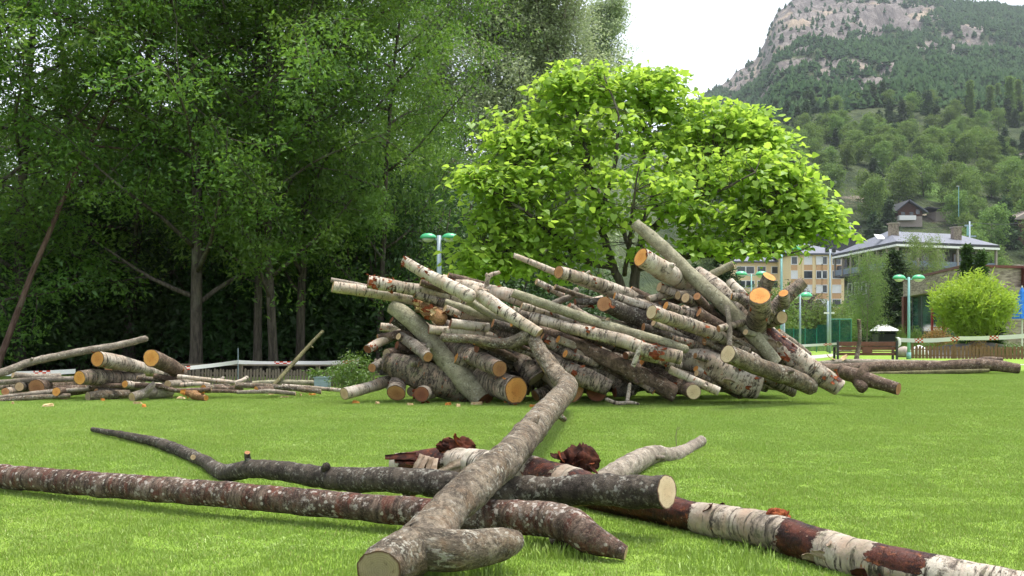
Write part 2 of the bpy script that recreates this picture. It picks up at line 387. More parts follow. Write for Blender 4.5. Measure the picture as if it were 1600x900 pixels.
rs = ng.nodes.new('FunctionNodeRandomValue'); rs.data_type = 'FLOAT_VECTOR'; rs.inputs['Min'].default_value = (0.95, 0.95, 0.75); rs.inputs['Max'].default_value = (1.15, 1.15, 1.3); rs.inputs['Seed'].default_value = 5
ng.links.new(gr.outputs['Mesh'], tf.inputs['Geometry']); ng.links.new(tf.outputs[0], ip.inputs['Points']); ng.links.new(gi.outputs[0], ip.inputs['Instance'])
ng.links.new(rv.outputs[0], ip.inputs['Rotation']); ng.links.new(rs.outputs[0], ip.inputs['Scale']); ng.links.new(ip.outputs[0], go.inputs[0])
gm = grass.modifiers.new('layout', 'NODES'); gm.node_group = ng
# longer tufts in the shelter of the near logs
def tufts():
    Vs, Fs, lv = [], [], []
    spots = [(880+rnd.uniform(-60,60), 862+rnd.uniform(-14,14)) for _ in range(900)] + [(640+rnd.uniform(-20,150), 888+rnd.uniform(-3,22)) for _ in range(800)] + [(1150+rnd.uniform(-110,60), 880+rnd.uniform(-20,20)) for _ in range(600)] + [(rnd.uniform(560,1320), rnd.uniform(628,634)) for _ in range(1500)] + [(rnd.uniform(0,500), rnd.uniform(618,626)) for _ in range(700)]
    for px, py in spots:
        p = P(px, py, CAMH * F / (py - HY)); h = rnd.uniform(0.03, 0.085); a = rnd.uniform(0, 6.28); w = rnd.uniform(0.002, 0.004); le = rnd.uniform(0, 0.05); b = rnd.uniform(0, 6.28)
        s = Vector((math.cos(a), math.sin(a), 0)) * w; q = Vector((math.cos(b), math.sin(b), 0)) * le; n0 = len(Vs); p.z = -0.004
        Vs += [p - s, p + s, p + q*0.4 + s*0.8 + Vector((0,0,h*0.6)), p + q*0.4 - s*0.8 + Vector((0,0,h*0.6)), p + q + Vector((0,0,h))]
        Fs += [(n0, n0+1, n0+2), (n0, n0+2, n0+3), (n0+3, n0+2, n0+4)]; lv += [rnd.random() * 0.95] * 5
    o = link('grass_tufts', mesh_np('grass_tufts', Vs, Fs, {'lv': lv}, smooth=False), M['grass']); tag(o, 'longer green grass blades beside the logs', 'grass', kind='stuff')
tufts()
# pale gravel path and paved strip beyond the lawn
M['path'] = plain('pale_path', (0.36, 0.34, 0.31), 0.9, 0.2, scale=3)
mb = MB(); a = [(1180, 559), (1262, 556), (1300, 553), (1330, 551.5)]; b = [(1180, 564), (1258, 562), (1288, 559), (1320, 554)]
pa = [P(x, y, CAMH*F/(y-HY)) for x, y in a]; pb = [P(x, y, CAMH*F/(y-HY)) for x, y in b]
for p in pa + pb: p.z = 0.006
mb.poly(pa + pb, [(i, i+1, i+5, i+4) for i in range(3)]); tag(mb.build('path', M['path']), kind='structure')
mb = MB(); q = [P(1300, 568.5, 40), P(1700, 574.5, 36)]
mb.poly([(15.5, 40.6, 0.006), (20.5, 38.6, 0.006), (24, 36, 0.006), (24.6, 36.5, 0.006), (20.8, 39.6, 0.006), (15.7, 41.8, 0.006)], [(0, 1, 4, 5), (1, 2, 3, 4)]); tag(mb.build('path', M['path']), kind='structure')

# wood floor at left; rise and dark colour added for a shaded interior
M['litter'] = plain('darkened_leaf_litter', (0.030, 0.026, 0.014), 0.95, 0.1, var=0.5, scale=1.2, bump=0.5)
xs = np.linspace(-70, 8, 60); ys = np.linspace(27.5, 110, 44); X, Y = np.meshgrid(xs, ys)
Z = np.clip(Y - 30, 0, None) * 0.10 * np.clip((4 - X) / 14, 0, 1)
for i in range(Z.shape[0]):
    for j in range(Z.shape[1]): Z[i, j] += 0.25 * (mnoise.noise(Vector((X[i, j]*0.2, Y[i, j]*0.2, 0))) + 0.4) * min(1, max(0, Y[i, j]-27.5)/4) - 0.03
nx, ny = 60, 44; idx = np.arange(nx*ny).reshape(ny, nx)
Q = np.stack([idx[:-1, :-1], idx[:-1, 1:], idx[1:, 1:], idx[1:, :-1]], -1).reshape(-1, 4)
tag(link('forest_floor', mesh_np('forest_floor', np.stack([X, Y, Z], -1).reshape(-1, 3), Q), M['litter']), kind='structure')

# mountain: a real hillside from the village up to the ridge
RX = [700, 900, 980, 1050, 1100, 1130, 1150, 1180, 1194, 1203, 1213, 1238, 1265, 1330, 1400, 1470, 1500, 1560, 1600, 1700, 2000, 2400]
RY = [330, 270, 232, 190, 152, 130, 112, 92, 68, 42, 16, -2, -10, -14, -10, -3, 5, 9, 12, 22, 60, 110]
DR = [118, 225, 250, 290, 320, 412, 550, 750, 1000, 1300, 1600]; YR = [537, 503, 465, 402, 352, 252, 200, 150, 100, 50, 0]
def fbm(x, y, s, o=4):
    v = 0.0; a = 1.0
    for _ in range(o): v += a * mnoise.noise(Vector((x / s, y / s, 3.7))); s *= 0.5; a *= 0.5
    return v
def ref_y(px, d): return 352 - (352 - np.interp(px, RX, RY)) * (352 - np.interp(d, DR, YR)) / 352.0 if d > 320 else np.interp(d, DR, YR)
def rockness(px, py, x, y):
    v = -0.16
    for cx, cy, rx, ry, a in [(1255,30,70,52,1.1),(1215,70,28,34,0.9),(1350,40,60,26,0.7),(1420,22,52,24,0.85),(1345,128,58,20,0.95),(1372,150,26,14,0.6),(1130,132,46,18,0.9),(1168,112,30,18,0.6),(1500,62,46,16,0.35),(1280,100,40,16,0.35),(1470,72,50,14,0.45),(1235,140,40,14,0.35),(1205,205,20,24,0.7),(1560,45,30,16,0.2)]:
        u = (px - cx + 0.5 * (py - cy)) / rx; w = (py - cy) / ry; v += a * math.exp(-(u*u + w*w))
    bd = math.sin((px + 0.92*py) / 9.0 + 3.2 * fbm(x, y, 130, 2)); v -= 0.42 * max(0.0, bd) * min(1.0, max(0.0, v + 0.16) * 1.6)
    return v + 0.55 * fbm(x + 0.8*y, y*0.35, 60) 
pxs = np.concatenate([np.linspace(700, 1080, 30), np.linspace(1086, 1640, 190), np.linspace(1660, 2400, 40)])
ds = 118 + (1600 - 118) * np.linspace(0, 1, 170) ** 1.45
ds = np.concatenate([ds, [1700, 1900]])
TV, RK, MD = [], [], []
def hill_point(px, d):
    dd = min(d, 1600); y = float(ref_y(px, dd)); z = CAMH + (HY - y) / F * d
    x = (px - 800) / F * d
    if d > 1600: z = CAMH + (HY - float(ref_y(px, 1600))) / F * 1600 - (d - 1600) * 0.6
    k = min(1, max(0, (d - 300) / 500)); edge = min(1, max(0, (1600 - d) / 150))
    z += k * edge * (14 * fbm(x + 0.7*d, d*0.3, 150, 4) + 9 * fbm(x, d, 45, 3)) + (1 - edge) * k * 5 * fbm(x, d, 25, 3)
    if d > 500 and 1000 < px < 1700:
        w = min(1.0, max(0.0, rockness(px, y, x, d) + 0.15) * 1.6) * (0.35 + 0.65*edge); q = 0.75*x + 0.25*d
        z += w * (26 * (0.5 - abs(fbm(q, z*0.5, 70, 3))) + 15 * (0.5 - abs(fbm(q, z*0.7, 24, 3))) - 16)
    return x, d, z, y
for d in ds:
    for px in pxs:
        x, yv, z, y = hill_point(px, d); TV.append((x, yv, z))
        RK.append(rockness(px, y, x, d)); MD.append(math.exp(-(((px - 1470) / 42) ** 2 + ((y - 300) / 20) ** 2)) + 0.5*math.exp(-(((px - 1590) / 50) ** 2 + ((y - 375) / 30) ** 2)))
idx = np.arange(len(TV)).reshape(len(ds), len(pxs))
Q = np.stack([idx[:-1, :-1], idx[:-1, 1:], idx[1:, 1:], idx[1:, :-1]], -1).reshape(-1, 4)
def hill_mat():
    t = NT('mountain_ground'); g = t.geo(); rk = t.attr('rock'); md = t.attr('meadow')
    scrub = t.mix(t.ramp(t.noise(g, 0.05, 6, 0.7), 0.35, 0.65), (0.030, 0.048, 0.020), (0.075, 0.095, 0.040))
    st = t.noise(t.mapv(g, (0.035, 0.02, 0.012)), 1.0, 7, 0.72, 0.8)
    fine = t.noise(t.mapv(g, (0.16, 0.05, 0.035)), 1.0, 6, 0.75, 0.6)
    rock = t.mix(t.ramp(st, 0.34, 0.66), (0.120, 0.106, 0.100), (0.250, 0.220, 0.200))
    rock = t.mix(t.ramp(fine, 0.46, 0.62, 0, 0.8), rock, (0.085, 0.072, 0.068))
    rock = t.mix(t.ramp(t.noise(g, 0.018, 4, 0.6), 0.52, 0.66, 0, 0.7), rock, (0.40, 0.315, 0.225))
    e = t.math('ADD', rk, t.math('MULTIPLY', t.math('SUBTRACT', t.noise(g, 0.06, 6, 0.75), 0.5), 1.1))
    col = t.mix(t.ramp(e, 0.12, 0.26), scrub, rock)
    col = t.mix(t.ramp(t.math('ADD', md, t.math('MULTIPLY', t.math('SUBTRACT', t.noise(g, 0.08, 4, 0.6), 0.5), 0.6)), 0.35, 0.5), col, (0.085, 0.150, 0.030))
    t.bsdf(col, 0.95, t.bump(t.math('ADD', st, fine), 0.9, 6.0), 0.1); return t.m
M['hill'] = hill_mat()
tag(link('mountain', mesh_np('mountain', TV, Q, {'rock': RK, 'meadow': MD}, smooth=False), M['hill']), kind='structure')
# ---------------------------------------------------------------- trees
def leaf_mat(name, c1, c2, c3, trans=0.4, gloss=0.05, rvar=0.35, grough=0.4):
    t = NT(name); lv = t.attr('lv'); cl = t.attr('cl'); rr = t.rand()
    col = t.mix(lv, c1, c2); col = t.mix(t.math('MULTIPLY', t.math('POWER', cl, 1.5), 0.9), col, c3)
    hs = t.n('HueSaturation'); t.set(hs.inputs['Color'], col)
    t.set(hs.inputs['Value'], t.math('ADD', t.math('MULTIPLY', rr, rvar), 1 - rvar/2)); t.set(hs.inputs['Hue'], t.math('ADD', t.math('MULTIPLY', rr, 0.03), 0.485))
    col = hs.outputs[0]
    d = t.n('BsdfDiffuse'); t.set(d.inputs[0], col); tr = t.n('BsdfTranslucent'); t.set(tr.inputs[0], t.mix(0.5, col, tuple(x*1.6 for x in c3)))
    gl = t.n('BsdfGlossy'); gl.inputs['Roughness'].default_value = grough; t.set(gl.inputs[0], (0.85, 0.9, 0.85))
    m = t.n('MixShader'); m.inputs[0].default_value = trans; t.t.links.new(d.outputs[0], m.inputs[1]); t.t.links.new(tr.outputs[0], m.inputs[2])
    m2 = t.n('MixShader'); m2.inputs[0].default_value = gloss; t.t.links.new(m.outputs[0], m2.inputs[1]); t.t.links.new(gl.outputs[0], m2.inputs[2])
    t.surface(m2.outputs[0]); return t.m
M['ash_leaf'] = leaf_mat('ash_leaf', (0.042, 0.105, 0.016), (0.082, 0.168, 0.024), (0.145, 0.250, 0.032), 0.45, 0.03, 0.35, 0.5)
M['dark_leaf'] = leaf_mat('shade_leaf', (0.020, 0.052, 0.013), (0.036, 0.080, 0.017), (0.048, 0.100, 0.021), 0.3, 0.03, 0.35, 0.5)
M['poplar_leaf'] = leaf_mat('poplar_leaf', (0.185, 0.240, 0.115), (0.265, 0.330, 0.165), (0.310, 0.370, 0.185), 0.5, 0.06, 0.2, 0.5)
M['catalpa_leaf'] = leaf_mat('catalpa_leaf', (0.200, 0.335, 0.034), (0.280, 0.420, 0.048), (0.350, 0.475, 0.060), 0.58, 0.03, 0.0, 0.5)
M['willow_leaf'] = leaf_mat('willow_leaf', (0.200, 0.300, 0.024), (0.280, 0.390, 0.036), (0.330, 0.430, 0.045), 0.45, 0.03, 0.1, 0.5)
M['birch_leaf'] = leaf_mat('birch_leaf', (0.100, 0.165, 0.040), (0.150, 0.225, 0.056), (0.180, 0.255, 0.064), 0.4, 0.03, 0.2, 0.5)
M['hill_leaf'] = leaf_mat('hill_broadleaf', (0.075, 0.135, 0.028), (0.115, 0.185, 0.040), (0.155, 0.235, 0.050), 0.35, 0.02, 0.6, 0.6)
M['pine_leaf'] = leaf_mat('pine_needles', (0.028, 0.055, 0.020), (0.046, 0.080, 0.027), (0.060, 0.098, 0.034), 0.15, 0.02, 0.5, 0.6)
M['far_pine'] = leaf_mat('far_pine_needles', (0.020, 0.040, 0.018), (0.032, 0.058, 0.024), (0.048, 0.078, 0.030), 0.1, 0.0, 0.0, 0.6)
M['thuja_leaf'] = leaf_mat('thuja_leaf', (0.024, 0.060, 0.010), (0.040, 0.090, 0.014), (0.056, 0.115, 0.017), 0.2, 0.02, 0.2, 0.6)
M['purple_leaf'] = leaf_mat('purple_leaf', (0.030, 0.014, 0.020), (0.055, 0.026, 0.034), (0.060, 0.035, 0.040), 0.25, 0.04, 0.2)
M['shrub_leaf'] = leaf_mat('shrub_leaf', (0.060, 0.120, 0.016), (0.100, 0.180, 0.022), (0.140, 0.220, 0.026), 0.35, 0.05, 0.2)
M['amber_leaf'] = leaf_mat('amber_leaf', (0.160, 0.150, 0.030), (0.260, 0.200, 0.040), (0.330, 0.160, 0.050), 0.35, 0.04, 0.2)
def trunk_mat(name, c1, c2):
    t = NT(name); o = t.obj(); a = t.noise(t.mapv(o, (14, 14, 2.5)), 1.0, 5, 0.7); b = t.noise(o, 1.1, 4, 0.6)
    col = t.mix(t.ramp(a, 0.35, 0.65), c1, c2); col = t.mix(t.ramp(b, 0.52, 0.68, 0, 0.6), col, (0.16, 0.165, 0.12))
    t.bsdf(col, 0.9, t.bump(a, 0.6, 0.03), 0.2); return t.m
M['trunk'] = trunk_mat('tree_trunk', (0.035, 0.029, 0.023), (0.105, 0.088, 0.070))
M['trunk_pale'] = trunk_mat('pale_tree_trunk', (0.12, 0.10, 0.08), (0.26, 0.225, 0.18))
M['trunk_red'] = trunk_mat('reddish_tree_trunk', (0.060, 0.034, 0.026), (0.14, 0.090, 0.070))

class Skel:
    """branch tubes collected in one mesh; tips are where leaf clusters go"""
    def __init__(s, seed): s.r = random.Random(seed); s.V = []; s.F = []; s.tips = []
    def tube(s, pts, radii, n):
        v, f = tube_np(pts, radii, n); b = len(s.V); s.V += v; s.F += [tuple(i + b for i in q) for q in f]
    def rdir(s): 
        r = s.r; return Vector((r.gauss(0, 1), r.gauss(0, 1), r.gauss(0, 1))).normalized()
    def path(s, p, d, length, n, wob, bend):
        pts = [p.copy()]; d = d.normalized()
        for i in range(n):
            d = (d + s.rdir() * wob + bend * (1.0 / n)).normalized(); p = p + d * (length / n); pts.append(p.copy())
        return pts
def leaves_mesh(name, cen, sig, per, lsize, seed, droop=0.3, flat=0.6, shape='leaf', up=0.7, aspect=0.42, outward=None):
    """leaf-sized folded faces scattered round cluster centres (numpy)"""
    g = np.random.default_rng(seed); cen = np.asarray(cen, np.float64); K = len(cen); n = K * per
    c = np.repeat(cen, per, 0); cl = np.repeat(g.random(K), per)
    sg = np.asarray(sig) if hasattr(sig, '__len__') else np.full(K, sig)
    off = g.normal(size=(n, 3)) * np.repeat(sg, per)[:, None]; off[:, 2] *= flat
    rad = np.hypot(off[:, 0], off[:, 1]); off[:, 2] -= droop * rad
    p = c + off
    nr = g.normal(size=(n, 3)) * 0.62; nr[:, 2] += up; nr /= np.linalg.norm(nr, axis=1)[:, None]
    ax = g.normal(size=(n, 3)); ax[:, :2] += off[:, :2] * 2.0 / np.repeat(sg, per)[:, None] * 0.5; ax[:, 2] -= droop * 1.6
    ax -= nr * (ax * nr).sum(1)[:, None]; ax /= np.linalg.norm(ax, axis=1)[:, None]
    sd = np.cross(nr, ax); L = lsize * g.uniform(0.65, 1.3, n)[:, None]; W = L * aspect * g.uniform(0.8, 1.2, n)[:, None]
    lv = g.random(n)
    if shape == 'leaf':
        v = np.stack([p, p + ax*L*0.45 + sd*W*0.5 + nr*L*0.06, p + ax*L - nr*L*0.10, p + ax*L*0.45 - sd*W*0.5 + nr*L*0.06], 1)
        b = (np.arange(n) * 4)[:, None]; f = np.concatenate([b + [[0, 1, 2]], b + [[0, 2, 3]]]); k = 4
    elif shape == 'tuft':                               # two crossed blades, for needles and far foliage
        v = np.stack([p - sd*W*0.5, p + sd*W*0.5, p + ax*L + sd*W*0.35, p + ax*L - sd*W*0.35], 1)
        b = (np.arange(n) * 4)[:, None]; f = np.concatenate([b + [[0, 1, 2]], b + [[0, 2, 3]]]); k = 4
    else:                                               # heart-shaped leaf with a folded midrib and hanging tip
        v = np.stack([p + nr*L*0.02, p - ax*L*0.10 + sd*W*0.30 + nr*L*0.05, p + ax*L*0.18 + sd*W*0.56 + nr*L*0.04, p + ax*L*0.62 + sd*W*0.34 - nr*L*0.06, p + ax*L - nr*L*0.26,
                      p + ax*L*0.62 - sd*W*0.34 - nr*L*0.06, p + ax*L*0.18 - sd*W*0.56 + nr*L*0.04, p - ax*L*0.10 - sd*W*0.30 + nr*L*0.05, p + ax*L*0.5 - nr*L*0.07], 1)
        b = (np.arange(n) * 9)[:, None]
        f = np.concatenate([b + [[q]] for q in ()] + [b + [list(q)] for q in ((0,1,2),(0,2,8),(2,3,8),(3,4,8),(4,5,8),(5,6,8),(6,0,8),(6,7,0))]); k = 9
    return mesh_np(name, v.reshape(-1, 3), f, {'lv': np.repeat(lv, k), 'cl': np.repeat(cl, k)}, smooth=False)

def broad_tree(name, seed, H=16.0, tr=0.17, first=0.22, spread=3.6, lean=(0, 0), nb=26, per=46, lsize=0.15, leaf='ash_leaf', trunk='trunk', up=0.35, sig=0.34, droop=0.45, sub=7, tall=False, twigs=3, low=1.0):
    s = Skel(seed); r = s.r
    tp = s.path(Vector((0, 0, -0.3)), Vector((lean[0], lean[1], 1)), H * 0.95, 14, 0.05, Vector((-lean[0]*0.5, -lean[1]*0.5, 0.3)))
    s.tube(tp, [tr * (1 - 0.9 * (i / 14)) * (1.35 if i == 0 else 1) for i in range(15)], 10)
    cs, sg = [], []
    for k in range(nb):
        f = first + (0.97 - first) * ((k + r.random()) / nb); i = min(13, int(f * 14)); fr = f * 14 - i; p = tp[i].lerp(tp[i+1], fr)
        az = k * 2.399 + r.uniform(-0.5, 0.5); ff = (f - first) / (1 - first)
        ln = spread * ((0.55 + 0.9 * math.sin(math.pi * min(1, ff * 0.85 + 0.12))) * (low if ff < 0.3 else 1)) * r.uniform(0.75, 1.2) * (0.65 if tall else 1)
        d = Vector((math.cos(az), math.sin(az), (1.6 if tall else up) + r.uniform(-0.2, 0.3)))
        bp = s.path(p, d, ln, 7, 0.16, Vector((0, 0, 0.25 if not tall else 0.5))); r0 = tr * (0.42 - 0.26 * ff)
        s.tube(bp, [r0 * (1 - 0.85 * j / 7) for j in range(8)], 6)
        for q in range(sub):
            g = 0.28 + 0.72 * (q + r.random()) / sub; j = min(6, int(g * 7)); p2 = bp[j].lerp(bp[j+1], g * 7 - j)
            ld = (bp[j+1] - bp[j]).normalized(); d2 = (ld * 0.7 + s.rdir() * 0.9 + Vector((0, 0, 0.15))).normalized()
            l2 = ln * r.uniform(0.22, 0.42); sp = s.path(p2, d2, l2, 4, 0.2, Vector((0, 0, -0.25 * droop)))
            s.tube(sp, [max(0.006, r0 * 0.28 * (1 - 0.8 * j2 / 4)) for j2 in range(5)], 4)
            for w in range(twigs):
                cs.append(sp[1 + w * 3 // max(1, twigs - 1) if twigs > 1 else 4] + s.rdir() * 0.22 * l2); sg.append(sig * r.uniform(0.7, 1.3))
    root = empty(name, (0, 0, 0))
    link('trunk', mesh_np('trunk', s.V, s.F), M[trunk], root)
    link('crown', leaves_mesh('crown', cs, sg, per, lsize, seed, droop), M[leaf], root)
    return root
protos = []
def place(root, used, px, d, rz, scale, label, group, cat='tree', z=0.0, tilt=(0, 0)):
    loc = ((px - 800) / F * d, d, z)
    if root.name not in used:
        used.add(root.name); root.location = loc; root.rotation_euler = (tilt[0], tilt[1], rz)
        root.scale = scale if hasattr(scale, '__len__') else (scale,)*3; o = root
    else: o = copy_thing(root, loc, rz, scale, tilt=tilt)
    return tag(o, label, cat, group)
used = set()
def bank_z(px, d): x = (px - 800) / F * d; return max(0, d - 30) * 0.10 * min(1, max(0, (4 - x) / 14))
A = broad_tree('ash_tree', 21, 17, 0.17, 0.11, 3.7, nb=30, low=1.25, per=56, lsize=0.145, sig=0.27)
B = broad_tree('ash_tree', 22, 16, 0.15, 0.16, 3.3, nb=27, per=54, lsize=0.145, sig=0.27, up=0.55)
Cc = broad_tree('ash_tree', 23, 18, 0.19, 0.10, 3.9, nb=32, low=1.2, per=56, lsize=0.145, sig=0.27)
WG = 'trees at the edge of the wood'
place(A, used, 305, 27.5, 0.3, 1.0, 'tall tree whose grey trunk stands behind the low fence, left of three slim trunks', WG)
place(B, used, 402, 28.5, 1.2, (0.85, 0.85, 1.0), 'tree with the left one of the paired slim trunks behind the fence', WG)
place(B, used, 428, 27.8, 4.0, (0.85, 0.85, 0.98), 'tree with the right, bent one of the paired slim trunks behind the fence', WG, tilt=(0, 0.03))
place(B, used, 468, 29.5, 2.2, (0.9, 0.9, 1.05), 'tree whose slanting trunk stands behind the leaning mossy stick', WG, tilt=(0, -0.08))
place(Cc, used, 200, 31, 2.0, 1.0, 'large tree hanging over the small left pile', WG)
place(A, used, 30, 29, 4.2, 1.02, 'tree filling the upper left corner of the photo', WG)
place(Cc, used, -90, 27, 0.5, 1.0, 'tree at the left edge with its trunk out of the photo', WG)
BR = broad_tree('ash_tree', 24, 15, 0.13, 0.10, 3.2, nb=30, per=62, lsize=0.14, sig=0.26, up=0.25, leaf='ash_leaf')
place(BR, used, 592, 30, 1.0, (0.76, 0.76, 1.05), 'bright green tree left of the street lamp, its edge against the poplars', WG)
place(BR, used, 520, 33, 3.1, (0.85, 0.85, 1.1), 'green tree behind the left tip of the big pile', WG)
place(A, used, 120, 36, 1.5, 1.05, 'tree in the second row behind the curved grey pole', WG, z=bank_z(120, 36))
place(Cc, used, 350, 36, 5.0, 1.0, 'tree in the second row above the low fence', WG, z=bank_z(350, 36))
place(A, used, 500, 38, 2.6, 1.0, 'tree in the second row behind the leaning stick', WG, z=bank_z(500, 38))
for px, d, rz in [(-120,40,1),(20,44,2),(180,47,3),(300,50,4),(430,47,5),(560,46,0.4),(90,56,1.4),(250,60,2.4),(400,62,3.4)]:
    place(rnd.choice((A, Cc, BR)), used, px, d, rz, (lambda q: (q, q, q * 0.72))(rnd.uniform(0.8, 0.95)), 'dark tree deep inside the wood at the left, behind the front rows', 'trees deep in the wood', z=bank_z(px, d))
LEAN = broad_tree('leaning_tree', 31, 15, 0.085, 0.45, 3.0, nb=16, per=40, trunk='trunk_red')
place(LEAN, used, -12, 25.5, 0.6, 1.0, 'tree with a slanting reddish trunk at the left edge', WG, tilt=(0, 0.27))
# shaded undergrowth
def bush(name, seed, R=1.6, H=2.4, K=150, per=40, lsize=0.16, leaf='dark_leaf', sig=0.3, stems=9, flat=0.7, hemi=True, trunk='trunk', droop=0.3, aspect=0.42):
    s = Skel(seed); r = s.r; cs = []
    for k in range(stems):
        a = r.uniform(0, 6.28); d = Vector((math.cos(a)*0.6*R/H, math.sin(a)*0.6*R/H, 1)); pts = s.path(Vector((0, 0, -0.1)), d, H*0.85, 5, 0.15, Vector((0, 0, 0)))
        s.tube(pts, [0.035*H/2.4*(1 - 0.8*i/5) for i in range(6)], 5)
    for k in range(K):
        d = s.rdir(); d.z = abs(d.z) if hemi else d.z; u = r.random() ** 0.45
        k2 = 1 + 0.25 * mnoise.noise(d * 2.3 + Vector((seed, 0, 0)))
        cs.append(Vector((d.x*R*u*k2, d.y*R*u*k2, 0.12*H + d.z*H*0.82*u*k2)))
    root = empty(name, (0, 0, 0)); link('stem', mesh_np('stem', s.V, s.F), M[trunk], root)
    link('foliage', leaves_mesh('foliage', cs, sig, per, lsize, seed, droop, flat, aspect=aspect), M[leaf], root)
    return root
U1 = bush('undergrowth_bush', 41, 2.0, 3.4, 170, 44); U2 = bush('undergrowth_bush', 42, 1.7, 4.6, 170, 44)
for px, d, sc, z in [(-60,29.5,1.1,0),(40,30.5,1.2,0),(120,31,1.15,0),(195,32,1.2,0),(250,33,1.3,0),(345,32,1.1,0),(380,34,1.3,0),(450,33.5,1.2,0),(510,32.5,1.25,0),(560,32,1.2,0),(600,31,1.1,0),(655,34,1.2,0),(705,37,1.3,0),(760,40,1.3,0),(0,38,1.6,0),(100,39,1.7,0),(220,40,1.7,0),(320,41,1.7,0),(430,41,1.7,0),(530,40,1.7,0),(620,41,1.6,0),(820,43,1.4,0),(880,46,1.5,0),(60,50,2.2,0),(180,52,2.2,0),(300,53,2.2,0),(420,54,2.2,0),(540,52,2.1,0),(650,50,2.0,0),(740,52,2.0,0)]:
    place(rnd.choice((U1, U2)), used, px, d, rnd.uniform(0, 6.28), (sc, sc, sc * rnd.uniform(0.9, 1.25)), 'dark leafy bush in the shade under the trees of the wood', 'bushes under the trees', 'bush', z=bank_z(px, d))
# grey-green poplars behind the catalpa
PO1 = broad_tree('poplar_tree', 51, 26, 0.30, 0.20, 4.8, nb=46, per=56, lsize=0.21, leaf='poplar_leaf', trunk='trunk', sig=0.42, tall=True, sub=7)
PO2 = broad_tree('poplar_tree', 52, 27, 0.32, 0.16, 5.2, nb=48, per=56, lsize=0.21, leaf='poplar_leaf', trunk='trunk_pale', sig=0.45, tall=True, sub=7)
for pr, px, d, rz, sc, lb in [(PO1,770,58,0.5,1.0,'grey-green poplar left of the gap above the catalpa'),(PO2,893,60,1.9,(1.0,1.0,1.0),'grey-green poplar whose right side stands against the white sky'),(PO2,835,64,3.2,(0.9,0.9,0.98),'poplar between the other two, showing sky gaps'),(PO1,695,60,2.4,1.0,'poplar partly hidden by the bright green tree at the wood edge'),(PO1,930,74,4.6,(0.8,0.8,0.98),'slim poplar at the right end of the poplar row')]:
    place(pr, used, px, d, rz, sc, lb, 'poplars behind the catalpa')

